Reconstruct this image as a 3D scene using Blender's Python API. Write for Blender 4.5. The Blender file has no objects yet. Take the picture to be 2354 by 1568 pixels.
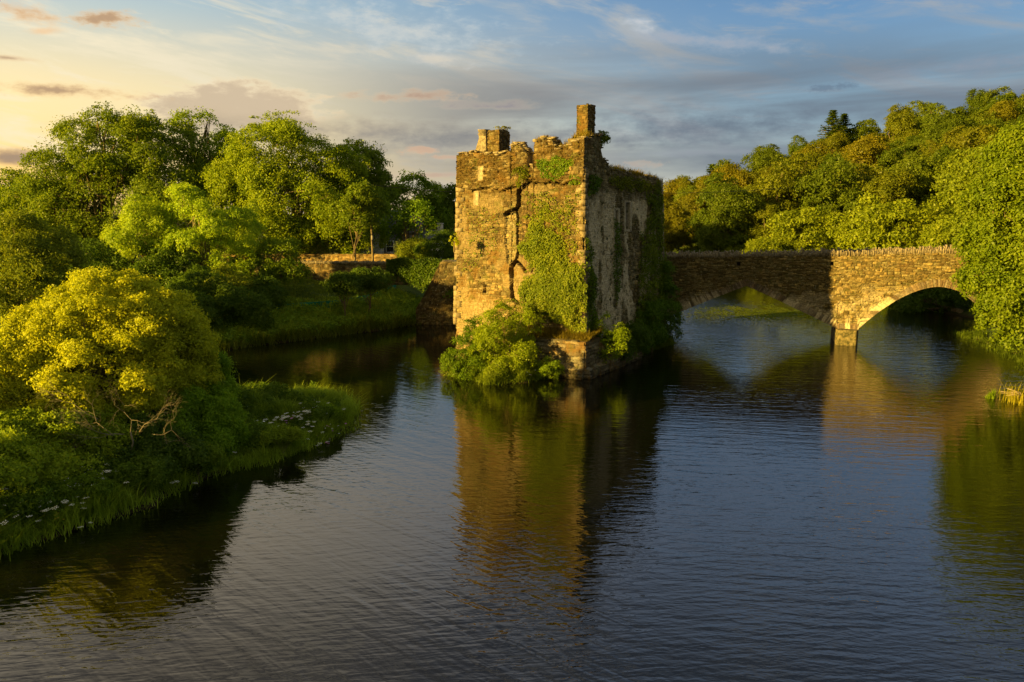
import bpy, math, random
import numpy as np
from mathutils import Vector

R = math.radians
S = bpy.context.scene
COL = S.collection
rng = np.random.default_rng(7)
random.seed(7)

# ------------------------------------------------------------------ camera
H = 10.8
TH = R(9.2)
F = 796.0
cam = bpy.data.cameras.new("camera")
cam.sensor_width = 36.0
cam.lens = F / 1024 * 36
cam.clip_end = 9000
co = bpy.data.objects.new("camera", cam)
COL.objects.link(co)
co.location = (0, 0, H)
co.rotation_euler = (R(90) - TH, 0, 0)
S.camera = co
K = 2353 / 1024.0
SN, CN = math.sin(TH), math.cos(TH)

def ray(X, Y):
    u = (X / K - 512) / F
    v = (341 - Y / K) / F
    return np.array([u, CN + v * SN, -SN + v * CN])

def G(X, Y, z=0.0):
    """ground position seen at survey sheet position X, Y"""
    d = ray(X, Y)
    t = (z - H) / d[2]
    return np.array([d[0] * t, d[1] * t])

def D(X, Y, dist):
    d = ray(X, Y)
    t = dist / d[1]
    return np.array([d[0] * t, dist, H + d[2] * t])

# ------------------------------------------------------------------ noise helpers
def hsh(a, b=0, c=0):
    a = np.asarray(a).astype(np.int64); b = np.asarray(b).astype(np.int64)
    n = (a * 374761393 + b * 668265263 + c * 1274126177) & 0x7fffffff
    n = ((n ^ (n >> 13)) * 1274126177) & 0x7fffffff
    n = (n ^ (n >> 16))
    return (n & 0xffff) / 65535.0

def vnoise(x, y, s=0):
    xi = np.floor(x); yi = np.floor(y)
    fx = x - xi; fy = y - yi
    fx = fx * fx * (3 - 2 * fx); fy = fy * fy * (3 - 2 * fy)
    a = hsh(xi, yi, s); b = hsh(xi + 1, yi, s); c = hsh(xi, yi + 1, s); d = hsh(xi + 1, yi + 1, s)
    return (a * (1 - fx) + b * fx) * (1 - fy) + (c * (1 - fx) + d * fx) * fy

def fbm(x, y, s=0, o=4):
    v = 0; a = .5
    for i in range(o):
        v = v + a * vnoise(x * 2 ** i, y * 2 ** i, s + i * 17); a *= .5
    return v

def inpoly(px, py, poly):
    px = np.asarray(px, float); py = np.asarray(py, float)
    ins = np.zeros(px.shape, bool)
    n = len(poly)
    for i in range(n):
        x1, y1 = poly[i][0], poly[i][1]; x2, y2 = poly[(i + 1) % n][0], poly[(i + 1) % n][1]
        if y1 == y2: continue
        c = ((y1 > py) != (y2 > py)) & (px < (x2 - x1) * (py - y1) / (y2 - y1) + x1)
        ins ^= c
    return ins

def pdist(px, py, poly, closed=True):
    best = np.full(np.shape(px), 1e9)
    n = len(poly)
    for i in range(n if closed else n - 1):
        x1, y1 = poly[i][0], poly[i][1]; x2, y2 = poly[(i + 1) % n][0], poly[(i + 1) % n][1]
        dx, dy = x2 - x1, y2 - y1
        L = dx * dx + dy * dy + 1e-9
        t = np.clip(((px - x1) * dx + (py - y1) * dy) / L, 0, 1)
        best = np.minimum(best, np.hypot(px - x1 - t * dx, py - y1 - t * dy))
    return best

# ------------------------------------------------------------------ mesh helpers
def mesh_np(name, verts, faces, mat, parent=None, col=None, smooth=False, fattr=None):
    """faces: (n,k) array, or list of arrays"""
    me = bpy.data.meshes.new(name)
    verts = np.asarray(verts, np.float32)
    fl = faces if isinstance(faces, list) and isinstance(faces[0], np.ndarray) else [faces]
    fl = [np.asarray(f, np.int32) for f in fl if len(f)]
    loops = np.concatenate([f.ravel() for f in fl])
    tot = np.concatenate([np.full(len(f), f.shape[1], np.int32) for f in fl])
    st = np.concatenate([[0], np.cumsum(tot)[:-1]]).astype(np.int32)
    me.vertices.add(len(verts)); me.vertices.foreach_set("co", verts.ravel())
    me.loops.add(len(loops)); me.loops.foreach_set("vertex_index", loops)
    me.polygons.add(len(tot)); me.polygons.foreach_set("loop_start", st); me.polygons.foreach_set("loop_total", tot)
    if smooth:
        me.polygons.foreach_set("use_smooth", np.ones(len(tot), bool))
    if col is not None:
        a = me.color_attributes.new("Col", 'FLOAT_COLOR', 'POINT')
        c4 = np.ones((len(verts), 4), np.float32); c4[:, :3] = col
        a.data.foreach_set("color", c4.ravel())
    me.update(calc_edges=True)
    me.materials.append(mat)
    o = bpy.data.objects.new(name, me)
    COL.objects.link(o)
    if parent is not None:
        o.parent = parent
    return o

def tag(o, label=None, cat=None, group=None, kind=None):
    if label: o["label"] = label
    if cat: o["category"] = cat
    if group: o["group"] = group
    if kind: o["kind"] = kind
    return o

def empty(name, loc, label=None, cat=None, group=None):
    o = bpy.data.objects.new(name, None)
    o.empty_display_size = .3
    COL.objects.link(o)
    o.location = loc
    return tag(o, label, cat, group)

class MB:
    def __init__(s): s.v = []; s.f3 = []; s.f4 = []; s.n = 0
    def add(s, v, f):
        v = np.asarray(v, float); f = np.asarray(f, int)
        if f.shape[1] == 4: s.f4.append(f + s.n)
        else: s.f3.append(f + s.n)
        s.v.append(v); s.n += len(v)
    def box(s, c, h, ax=None, jit=0):
        c = np.asarray(c, float); h = np.asarray(h, float)
        A = np.eye(3) if ax is None else np.asarray(ax, float)
        P = np.array([[i, j, k] for i in (-1, 1) for j in (-1, 1) for k in (-1, 1)], float) * h
        if jit: P = P + rng.uniform(-jit, jit, P.shape)
        s.add(P @ A + c, [[0, 1, 3, 2], [4, 6, 7, 5], [0, 4, 5, 1], [2, 3, 7, 6], [0, 2, 6, 4], [1, 5, 7, 3]])
    def tube(s, pts, rad, n=6):
        pts = np.asarray(pts, float); m = len(pts)
        rad = np.broadcast_to(rad, (m,))
        tan = np.gradient(pts, axis=0)
        tan /= np.linalg.norm(tan, axis=1)[:, None] + 1e-9
        ref = np.where(np.abs(tan[:, 2:3]) > .8, [[1., 0, 0]], [[0, 0, 1.]])
        a = np.cross(tan, ref); a /= np.linalg.norm(a, axis=1)[:, None] + 1e-9
        b = np.cross(tan, a)
        an = np.arange(n) / n * 2 * np.pi
        V = pts[:, None] + rad[:, None, None] * (a[:, None] * np.cos(an)[None, :, None] + b[:, None] * np.sin(an)[None, :, None])
        i = np.arange(m - 1)[:, None]; j = np.arange(n)[None]
        f = np.stack([i * n + j, i * n + (j + 1) % n, (i + 1) * n + (j + 1) % n, (i + 1) * n + j], -1).reshape(-1, 4)
        s.add(V.reshape(-1, 3), f)
        s.f3.append(np.array([[s.n - n, s.n - n + k, s.n - n + k + 1] for k in range(1, n - 1)]))
    def build(s, name, mat, parent=None, smooth=False):
        fs = []
        if s.f3: fs.append(np.concatenate(s.f3))
        if s.f4: fs.append(np.concatenate(s.f4))
        return mesh_np(name, np.concatenate(s.v), fs, mat, parent, smooth=smooth)

# ------------------------------------------------------------------ materials
def nt(name):
    m = bpy.data.materials.new(name); m.use_nodes = True
    t = m.node_tree; t.nodes.clear()
    return m, t
def nd(t, typ, **kw):
    n = t.nodes.new(typ)
    for k, v in kw.items():
        if k.startswith("i_"):
            n.inputs[int(k[2:]) if k[2:].isdigit() else k[2:].replace("_", " ")].default_value = v
        else: setattr(n, k, v)
    return n
def mixc(t, fac, a, b, blend='MIX'):
    n = t.nodes.new("ShaderNodeMix"); n.data_type = 'RGBA'; n.blend_type = blend
    for idx, val in ((0, fac), (6, a), (7, b)):
        if isinstance(val, (int, float)): n.inputs[idx].default_value = val
        elif isinstance(val, tuple): n.inputs[idx].default_value = (*val, 1)
        else: t.links.new(val, n.inputs[idx])
    return n.outputs[2]
def math_(t, op, a, b=None, c=None, clamp=False):
    n = t.nodes.new("ShaderNodeMath"); n.operation = op; n.use_clamp = clamp
    for i, val in enumerate((a, b, c)):
        if val is None: continue
        if isinstance(val, (int, float)): n.inputs[i].default_value = val
        else: t.links.new(val, n.inputs[i])
    return n.outputs[0]
def smooth_(t, v, lo, hi, a=0., b=1.):
    n = t.nodes.new("ShaderNodeMapRange"); n.interpolation_type = 'SMOOTHSTEP'
    n.inputs[1].default_value = lo; n.inputs[2].default_value = hi
    n.inputs[3].default_value = a; n.inputs[4].default_value = b
    t.links.new(v, n.inputs[0]); return n.outputs[0]
def noise_(t, vec, scale, detail=4, rough=.55, dist=0):
    n = t.nodes.new("ShaderNodeTexNoise"); n.inputs["Scale"].default_value = scale
    n.inputs["Detail"].default_value = detail; n.inputs["Roughness"].default_value = rough
    n.inputs["Distortion"].default_value = dist
    if vec is not None: t.links.new(vec, n.inputs["Vector"])
    return n.outputs[0]

def leaf_mat(name, dark, mid, lite, transl=.45, tcol=1.3):
    m, t = nt(name)
    g = nd(t, "ShaderNodeNewGeometry"); oi = nd(t, "ShaderNodeObjectInfo")
    tc = nd(t, "ShaderNodeTexCoord")
    n1 = noise_(t, tc.outputs["Object"], .45, 3)
    k = math_(t, 'ADD', math_(t, 'MULTIPLY', g.outputs["Random Per Island"], .6), math_(t, 'MULTIPLY', smooth_(t, n1, .3, .7), .4))
    r = nd(t, "ShaderNodeValToRGB")
    e = r.color_ramp.elements
    e[0].position = .05; e[0].color = (*dark, 1); e[1].position = .95; e[1].color = (*lite, 1)
    x = e.new(.5); x.color = (*mid, 1)
    t.links.new(k, r.inputs[0])
    c = mixc(t, 1., r.outputs[0], oi.outputs["Color"], 'MULTIPLY')
    d = nd(t, "ShaderNodeBsdfDiffuse"); t.links.new(c, d.inputs[0])
    tr = nd(t, "ShaderNodeBsdfTranslucent")
    c2 = mixc(t, 1., c, (tcol * 1.1, tcol, tcol * .45), 'MULTIPLY'); t.links.new(c2, tr.inputs[0])
    mx = nd(t, "ShaderNodeMixShader", i_0=transl); t.links.new(d.outputs[0], mx.inputs[1]); t.links.new(tr.outputs[0], mx.inputs[2])
    gl = nd(t, "ShaderNodeBsdfGlossy"); gl.inputs[1].default_value = .45; gl.inputs[0].default_value = (1, 1, 1, 1)
    m2 = nd(t, "ShaderNodeMixShader", i_0=.008); t.links.new(mx.outputs[0], m2.inputs[1]); t.links.new(gl.outputs[0], m2.inputs[2])
    o = nd(t, "ShaderNodeOutputMaterial"); t.links.new(m2.outputs[0], o.inputs[0])
    return m

def simple_mat(name, c1, c2, scale=3., rough=.85, bump=.3, vecstretch=None, spec=.3):
    m, t = nt(name)
    tc = nd(t, "ShaderNodeTexCoord"); v = tc.outputs["Object"]
    if vecstretch:
        mp = nd(t, "ShaderNodeMapping"); mp.inputs["Scale"].default_value = vecstretch
        t.links.new(v, mp.inputs[0]); v = mp.outputs[0]
    n = noise_(t, v, scale, 6, .65)
    c = mixc(t, smooth_(t, n, .35, .65), c1, c2)
    p = nd(t, "ShaderNodeBsdfPrincipled"); p.inputs["Roughness"].default_value = rough
    p.inputs["Specular IOR Level"].default_value = spec
    t.links.new(c, p.inputs["Base Color"])
    if bump:
        b = nd(t, "ShaderNodeBump"); b.inputs["Strength"].default_value = bump; b.inputs["Distance"].default_value = .05
        t.links.new(n, b.inputs["Height"]); t.links.new(b.outputs[0], p.inputs["Normal"])
    o = nd(t, "ShaderNodeOutputMaterial"); t.links.new(p.outputs[0], o.inputs[0])
    return m

def stone_mat(name, moss=(.10, .085, .02), rust=(.20, .10, .03), mossamt=.5, rustamt=.5):
    """vertex albedo of the single stones + fine grain + lichen and moss patches"""
    m, t = nt(name)
    at = nd(t, "ShaderNodeVertexColor"); at.layer_name = "Col"
    tc = nd(t, "ShaderNodeTexCoord"); v = tc.outputs["Object"]
    fine = noise_(t, v, 9., 5, .7)
    c = mixc(t, 1., at.outputs[0], mixc(t, smooth_(t, fine, .3, .7), (.62, .6, .56), (1.3, 1.27, 1.2)), 'MULTIPLY')
    big = noise_(t, v, .7, 6, .72)
    c = mixc(t, math_(t, 'MULTIPLY', smooth_(t, big, .53, .62), rustamt), c, rust)
    b2 = noise_(t, v, 1.9, 6, .75, .4)
    c = mixc(t, math_(t, 'MULTIPLY', smooth_(t, b2, .55, .62), mossamt), c, moss)
    wh = noise_(t, v, 5.5, 3, .6)
    c = mixc(t, math_(t, 'MULTIPLY', smooth_(t, wh, .64, .7), .5), c, (.5, .47, .4))
    p = nd(t, "ShaderNodeBsdfPrincipled"); p.inputs["Roughness"].default_value = .9
    p.inputs["Specular IOR Level"].default_value = .2
    t.links.new(c, p.inputs["Base Color"])
    b = nd(t, "ShaderNodeBump"); b.inputs["Strength"].default_value = .7; b.inputs["Distance"].default_value = .04
    hh = math_(t, 'ADD', fine, math_(t, 'MULTIPLY', noise_(t, v, 22., 3, .6), .6))
    t.links.new(hh, b.inputs["Height"]); t.links.new(b.outputs[0], p.inputs["Normal"])
    o = nd(t, "ShaderNodeOutputMaterial"); t.links.new(p.outputs[0], o.inputs[0])
    return m

M = {}
M['willow'] = leaf_mat("willow_leaf", (0.265, 0.319, 0.012), (0.428, 0.483, 0.020), (0.571, 0.615, 0.035))
M['olive'] = leaf_mat("olive_leaf", (0.102, 0.149, 0.012), (0.180, 0.243, 0.018), (0.276, 0.324, 0.026))
M['maple'] = leaf_mat("maple_leaf", (0.083, 0.144, 0.010), (0.153, 0.233, 0.016), (0.255, 0.326, 0.021))
M['ash'] = leaf_mat("ash_leaf", (0.122, 0.213, 0.012), (0.208, 0.322, 0.018), (0.306, 0.414, 0.024))
M['dark'] = leaf_mat("dark_leaf", (0.046, 0.095, 0.010), (0.085, 0.155, 0.016), (0.130, 0.209, 0.022))
M['hill'] = leaf_mat("hill_leaf", (0.103, 0.145, 0.012), (0.161, 0.209, 0.016), (0.230, 0.268, 0.022))
M['ivy'] = leaf_mat("ivy_leaf", (0.063, 0.103, 0.009), (0.149, 0.201, 0.012), (0.270, 0.299, 0.019), transl=.25)
M['grass'] = leaf_mat("grass_blade", (0.093, 0.139, 0.012), (0.137, 0.199, 0.016), (0.218, 0.276, 0.030), transl=.35)
M['drygrass'] = leaf_mat("dry_grass_blade", (.14, .11, .015), (.22, .18, .02), (.34, .26, .035), transl=.3)
M['petal'] = simple_mat("white_petal", (.92, .92, .82), (.95, .95, .88), 30, .7, 0)
M['pink'] = simple_mat("pink_petal", (.42, .14, .32), (.5, .2, .42), 30, .7, 0)
M['yellow'] = simple_mat("yellow_petal", (.6, .42, .03), (.7, .5, .05), 30, .7, 0)
M['bark'] = simple_mat("bark", (.11, .085, .05), (.20, .16, .09), 6, .9, .5, (1, 1, .3))
M['palebark'] = simple_mat("pale_bark", (.26, .21, .12), (.38, .32, .2), 6, .85, .4, (1, 1, .3))
M['deadwood'] = simple_mat("dead_wood", (.15, .13, .09), (.26, .23, .17), 9, .85, .3)
M['stone'] = stone_mat("rubble_stone", moss=(.085, .095, .018), rust=(.15, .085, .022), mossamt=.55, rustamt=.7)
M['render'] = stone_mat("weathered_render", moss=(.03, .045, .008), rust=(.12, .10, .06), mossamt=.95, rustamt=.3)
M['bstone'] = stone_mat("bridge_stone", moss=(.07, .075, .018), rust=(.14, .085, .035), mossamt=.5, rustamt=.3)
M['slab'] = simple_mat("slab_stone", (.12, .10, .07), (.30, .255, .18), 5, .9, .6)
M['quoin'] = simple_mat("quoin_stone", (.15, .12, .075), (.30, .25, .165), 3, .9, .5)
M['rock'] = simple_mat("river_rock", (.30, .24, .15), (.45, .37, .25), 3, .9, .5)
M['pier'] = simple_mat("pier_stone", (.05, .05, .018), (.22, .18, .09), 4.5, .9, 1.)
M['wood'] = simple_mat("post_wood", (.12, .095, .055), (.2, .16, .1), 8, .85, .3, (1, 1, .2))
M['wire'] = simple_mat("cable_rubber", (.02, .02, .02), (.03, .03, .03), 3, .6, 0)
M['whitewall'] = simple_mat("white_plaster", (.62, .60, .56), (.72, .7, .66), 1.5, .85, .1)
M['greywall'] = simple_mat("grey_plaster", (.2, .2, .21), (.27, .27, .28), 1.5, .85, .1)
M['slate'] = simple_mat("slate_roof", (.09, .10, .12), (.16, .17, .2), 2.5, .6, .4, (1, 1, 5))
M['frame'] = simple_mat("window_paint", (.75, .75, .74), (.8, .8, .8), 3, .5, 0)
M['soil'] = simple_mat("dark_soil", (.03, .025, .015), (.05, .04, .02), 3, .95, .4)
def glass_mat():
    m, t = nt("window_glass")
    p = nd(t, "ShaderNodeBsdfPrincipled"); p.inputs["Base Color"].default_value = (.03, .035, .04, 1)
    p.inputs["Roughness"].default_value = .08
    o = nd(t, "ShaderNodeOutputMaterial"); t.links.new(p.outputs[0], o.inputs[0]); return m
M['glass'] = glass_mat()
def net_mat():
    m, t = nt("green_net")
    d = nd(t, "ShaderNodeBsdfDiffuse"); d.inputs[0].default_value = (.03, .26, .18, 1)
    tr = nd(t, "ShaderNodeBsdfTransparent")
    mx = nd(t, "ShaderNodeMixShader", i_0=.75); t.links.new(tr.outputs[0], mx.inputs[1]); t.links.new(d.outputs[0], mx.inputs[2])
    o = nd(t, "ShaderNodeOutputMaterial"); t.links.new(mx.outputs[0], o.inputs[0]); return m
M['net'] = net_mat()

def ground_mat():
    m, t = nt("river_land")
    tc = nd(t, "ShaderNodeTexCoord"); v = tc.outputs["Object"]
    n = noise_(t, v, .35, 6, .65); n2 = noise_(t, v, 3., 5, .7)
    c = mixc(t, smooth_(t, n, .4, .62), (.045, .075, .012), (.085, .12, .018))
    c = mixc(t, smooth_(t, n2, .5, .75), c, (.11, .12, .025))
    ge = nd(t, "ShaderNodeNewGeometry"); sx = nd(t, "ShaderNodeSeparateXYZ"); t.links.new(ge.outputs["Position"], sx.inputs[0])
    c = mixc(t, smooth_(t, sx.outputs[2], .05, .5, 1, 0), c, (.035, .028, .014))
    p = nd(t, "ShaderNodeBsdfPrincipled"); p.inputs["Roughness"].default_value = .95; p.inputs["Specular IOR Level"].default_value = .1
    t.links.new(c, p.inputs["Base Color"])
    b = nd(t, "ShaderNodeBump"); b.inputs["Strength"].default_value = .8; b.inputs["Distance"].default_value = .15
    t.links.new(n2, b.inputs["Height"]); t.links.new(b.outputs[0], p.inputs["Normal"])
    o = nd(t, "ShaderNodeOutputMaterial"); t.links.new(p.outputs[0], o.inputs[0]); return m
M['ground'] = ground_mat()

def water_mat():
    m, t = nt("river_water")
    ge = nd(t, "ShaderNodeNewGeometry"); P = ge.outputs["Position"]
    def lay(rot, sx, sy, scale, detail, rough, dist):
        mp = nd(t, "ShaderNodeMapping"); mp.vector_type = 'TEXTURE'; mp.inputs["Rotation"].default_value = (0, 0, R(-rot))
        mp.inputs["Scale"].default_value = (1 / sx, 1 / sy, 1)
        t.links.new(P, mp.inputs[0])
        return noise_(t, mp.outputs[0], scale, detail, rough, dist)
    a = lay(9, .2, 1., 2.0, 2, .5, .35)     # long ripples drifting across
    b = lay(-8, .25, 1., 4.6, 2, .5, .3)
    c = lay(20, .35, 1., 9.5, 2, .5, .3)
    a2 = lay(42, .22, 1., 1.9, 2, .5, .4)     # slanting ripples spreading from the left bank
    c2 = lay(50, .3, 1., 4.8, 2, .5, .3)
    sxx = nd(t, "ShaderNodeSeparateXYZ"); t.links.new(P, sxx.inputs[0])
    wx = smooth_(t, math_(t, 'MULTIPLY_ADD', sxx.outputs[1], .18, sxx.outputs[0]), 2., 12.)
    def blend(u_, v_):
        m_ = t.nodes.new("ShaderNodeMix"); m_.data_type = 'FLOAT'
        t.links.new(wx, m_.inputs[0]); t.links.new(u_, m_.inputs[2]); t.links.new(v_, m_.inputs[3]); return m_.outputs[0]
    a = blend(a2, a); c = blend(c2, c)
    big = lay(0, 1, 1, .045, 3, .5, 0)       # calm and ruffled patches
    calm = smooth_(t, big, .36, .6, .35, 1.)
    h = math_(t, 'ADD', math_(t, 'MULTIPLY', a, 1.0), math_(t, 'MULTIPLY', b, .5))
    h = math_(t, 'ADD', h, math_(t, 'MULTIPLY', c, .2))
    h = math_(t, 'MULTIPLY', h, calm)
    quiet = math_(t, 'MULTIPLY', smooth_(t, sxx.outputs[1], 22., 36.), smooth_(t, sxx.outputs[0], 9., 3.))
    h = math_(t, 'MULTIPLY', h, math_(t, 'MULTIPLY_ADD', quiet, -.5, 1.))
    h = math_(t, 'MULTIPLY', h, math_(t, 'MULTIPLY_ADD', math_(t, 'MULTIPLY', smooth_(t, sxx.outputs[1], 56., 70.), math_(t, 'MULTIPLY', smooth_(t, sxx.outputs[0], 6., 14.), smooth_(t, sxx.outputs[0], 30., 22.))), 2.2, 1.))
    bu = nd(t, "ShaderNodeBump"); bu.inputs["Strength"].default_value = 1.; bu.inputs["Distance"].default_value = .038
    t.links.new(h, bu.inputs["Height"])
    p = nd(t, "ShaderNodeBsdfPrincipled")
    p.inputs["Base Color"].default_value = (.004, .0042, .0022, 1)
    p.inputs["Roughness"].default_value = .03
    p.inputs["IOR"].default_value = 1.62
    t.links.new(bu.outputs[0], p.inputs["Normal"])
    o = nd(t, "ShaderNodeOutputMaterial"); t.links.new(p.outputs[0], o.inputs[0]); return m
M['water'] = water_mat()

# ------------------------------------------------------------------ sky and sun
SUN_EL = 10.3
SUN_DIR = np.array([.865, .502])                # light travels this way over the ground
def build_world():
    w = bpy.data.worlds.new("World"); S.world = w; w.use_nodes = True
    t = w.node_tree; t.nodes.clear()
    tc = nd(t, "ShaderNodeTexCoord"); g = tc.outputs["Generated"]
    sp = nd(t, "ShaderNodeSeparateXYZ"); t.links.new(g, sp.inputs[0])
    az = math_(t, 'ARCTAN2', sp.outputs[0], sp.outputs[1])       # 0 = north, + = east
    el = math_(t, 'ARCSINE', sp.outputs[2])
    azd = math_(t, 'MULTIPLY', az, 57.2958); eld = math_(t, 'MULTIPLY', el, 57.2958)
    sky = nd(t, "ShaderNodeTexSky"); sky.sky_type = 'NISHITA'; sky.sun_disc = False
    sky.sun_elevation = R(SUN_EL)
    sky.sun_rotation = math.atan2(-SUN_DIR[0], -SUN_DIR[1])
    sky.dust_density = 1.5; sky.ozone_density = 2.0
    def vec(sa, se, oa=0., oe=0., skew=0.):
        c = nd(t, "ShaderNodeCombineXYZ")
        t.links.new(math_(t, 'MULTIPLY_ADD', azd, sa, oa), c.inputs[0])
        e2 = math_(t, 'MULTIPLY_ADD', azd, skew, eld)
        t.links.new(math_(t, 'MULTIPLY_ADD', e2, se, oe), c.inputs[1]); return c.outputs[0]
    C = 10.0   # radiance scale: background strength is 0.1
    def col(r, g_, b):   # sRGB 0..255 as seen in the sky
        f = lambda x: ((x / 255 + .055) / 1.055) ** 2.4
        return (f(r) * C * SK, f(g_) * C * SK, f(b) * C * SK)
    SK = 0.37
    # clear sky: a broad tint over the physical sky, warm towards the left, blue to the upper right
    wl = smooth_(t, azd, -38, 22)
    low = mixc(t, wl, col(255, 202, 96), col(164, 170, 172))
    mid = mixc(t, wl, col(248, 214, 138), col(84, 114, 140))
    top = mixc(t, wl, col(158, 180, 184), col(34, 82, 130))
    base = mixc(t, smooth_(t, eld, 1, 7.5), low, mid)
    base = mixc(t, smooth_(t, eld, 6.5, 15), base, top)
    hi = mixc(t, smooth_(t, azd, -24, 16), col(255, 232, 190), col(136, 157, 190))
    base = mixc(t, smooth_(t, eld, 14, 20), base, hi)
    hi2 = mixc(t, smooth_(t, azd, -30, 14), col(122, 108, 90), col(62, 74, 96))
    base = mixc(t, smooth_(t, eld, 22, 34), base, hi2)
    base = mixc(t, .08, base, mixc(t, 1., sky.outputs[0], (3., 3., 3.), 'MULTIPLY'))
    # warm evening glow low around the sun's side of the sky; unseen sky behind the viewer toned to warm the shade
    sa = math_(t, 'ABSOLUTE', math_(t, 'SUBTRACT', math_(t, 'ABSOLUTE', azd), 122.))
    left = smooth_(t, azd, -20, -60)
    gl = math_(t, 'MULTIPLY', math_(t, 'MULTIPLY', smooth_(t, sa, 55, 5), left), smooth_(t, eld, 34, 4))
    base = mixc(t, smooth_(t, math_(t, 'ABSOLUTE', azd), 60, 110), base, col(136, 130, 98))
    base = mixc(t, gl, base, col(250, 208, 112))
    # high streaks of cirrus
    n = noise_(t, vec(.045, .20, 3.1, 1.7, .16), 1.6, 6, .62, .8)
    cir = mixc(t, wl, col(244, 230, 196), col(158, 164, 170))
    base = mixc(t, math_(t, 'MULTIPLY', smooth_(t, n, .48, .68), .75), base, cir)
    n = noise_(t, vec(.10, .5, 13.1, 7.7, .12), 1.5, 6, .66, .6)
    base = mixc(t, math_(t, 'MULTIPLY', smooth_(t, n, .52, .7), .55), base, cir)
    # grey stratus across the middle, thicker to the right
    n = noise_(t, vec(.022, .20, 8.1, 2.7, -.03), 1.5, 5, .55, .3)
    gm = math_(t, 'MULTIPLY', smooth_(t, eld, .5, 3.0), smooth_(t, eld, 7.5, 13, 1, 0))
    gm = math_(t, 'MULTIPLY', gm, smooth_(t, azd, -20, 2))
    gcol = mixc(t, wl, col(176, 160, 136), col(104, 116, 130))
    base = mixc(t, math_(t, 'MULTIPLY', math_(t, 'MULTIPLY', smooth_(t, n, .26, .62), gm), .9), base, gcol)
    # single clouds: azimuth, elevation, half width, half height, colour, edge noise, opacity, slope
    wn = noise_(t, vec(.22, .5, 1.3, 5.1), 1.7, 6, .66)
    wn2 = noise_(t, vec(.5, 1.1, 4.3, 9.1), 1.5, 5, .62)
    def cloud(X, Y, w_, h_, c_lo, c_hi, op, amp=1., skew=0., flat=False, soft=.35):
        r_ = ray(X, Y); a0 = math.degrees(math.atan2(r_[0], r_[1])); e0 = math.degrees(math.asin(r_[2] / np.linalg.norm(r_)))
        hw = w_ / K / F * 57.3; hh = h_ / K / F * 57.3
        da = math_(t, 'MULTIPLY', math_(t, 'SUBTRACT', azd, a0), 1 / hw)
        de = math_(t, 'SUBTRACT', eld, e0)
        if skew: de = math_(t, 'SUBTRACT', de, math_(t, 'MULTIPLY', math_(t, 'SUBTRACT', azd, a0), skew))
        de = math_(t, 'MULTIPLY', de, 1 / hh)
        if flat:   # flat base: stretch below
            de = math_(t, 'MAXIMUM', de, math_(t, 'MULTIPLY', de, -2.2))
        r2 = math_(t, 'ADD', math_(t, 'MULTIPLY', da, da), math_(t, 'MULTIPLY', de, de))
        r1 = math_(t, 'SQRT', r2)
        d = math_(t, 'ADD', math_(t, 'SUBTRACT', 1., r1), math_(t, 'MULTIPLY', math_(t, 'SUBTRACT', wn, .5), 2.6 * amp))
        d = math_(t, 'ADD', d, math_(t, 'MULTIPLY', math_(t, 'SUBTRACT', wn2, .5), 1.3 * amp))
        mk = math_(t, 'MULTIPLY', smooth_(t, d, 0., soft), op)
        sh = smooth_(t, d, .0, .22 + soft * .9)
        cc = mixc(t, sh, c_hi, c_lo)
        return mk, cc
    CL = [
        (560, 262, 215, 78, col(200, 180, 152), col(240, 220, 182), .95, .5, 0, True, 0.34),
        (640, 296, 460, 46, col(168, 154, 134), col(186, 168, 140), .85, .5, 0, False, 1.20),
        (1060, 322, 480, 66, col(120, 122, 126), col(150, 144, 136), .88, .4, 0, False, 1.20),
        (110, 205, 190, 16, col(168, 136, 108), col(244, 196, 134), .85, .9, 0, False, 1.02),
        (45, 25, 80, 26, col(205, 160, 112), col(248, 200, 140), .85, .8, -.15, False, 1.02),
        (255, 46, 76, 22, col(182, 146, 110), col(244, 198, 138), .9, 1., .12, False, 0.85),
        (110, 70, 50, 9, col(235, 190, 140), col(240, 200, 150), .6, .6, .1, False, 1.02),
        (20, 133, 60, 8, col(150, 120, 100), col(235, 190, 140), .8, .4, 0, False, 1.02),
        (30, 362, 90, 24, col(150, 128, 112), col(215, 170, 120), .9, .4, 0, False, 0.85),
        (930, 222, 160, 15, col(178, 146, 124), col(230, 196, 156), .75, 1.1, .03, False, 1.19),
        (1110, 245, 160, 20, col(140, 134, 140), col(205, 186, 160), .7, .8, 0, True, 1.02),
        (965, 346, 50, 13, col(204, 170, 142), col(214, 184, 154), .8, 1.7, 0, False, 0.85),
        (1025, 361, 50, 8, col(200, 168, 142), col(210, 182, 154), .75, 1.3, 0, False, 0.85),
        (1000, 402, 130, 8, col(190, 162, 142), col(205, 180, 156), .7, .6, .03, False, 0.85),
        (1460, 378, 80, 12, col(178, 162, 148), col(186, 174, 160), .6, 1.8, 0, False, 0.85),
        (1640, 95, 240, 22, col(165, 168, 176), col(172, 180, 190), .65, .9, -.13, False, 1.20),
        (1470, 50, 60, 22, col(200, 202, 205), col(170, 185, 196), .75, .9, -.1, False, 1.19),
        (1920, 200, 70, 9, col(88, 102, 122), col(98, 112, 132), .5, 1.8, 0, False, 0.85),
        (1640, 290, 520, 60, col(96, 108, 124), col(108, 118, 132), .85, .5, .02, False, 1.20),
        (1640, 350, 330, 14, col(150, 156, 164), col(150, 158, 166), .5, .7, .02, False, 1.20),
        (900, 60, 330, 60, col(205, 206, 200), col(180, 195, 202), .65, 1., -.12, False, 1.20),
        (1000, 135, 130, 20, col(212, 202, 184), col(196, 198, 196), .7, .9, -.06, False, 1.20),
        (2250, 150, 260, 24, col(140, 146, 158), col(128, 138, 154), .6, .9, .05, False, 1.20),
    ]
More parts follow.
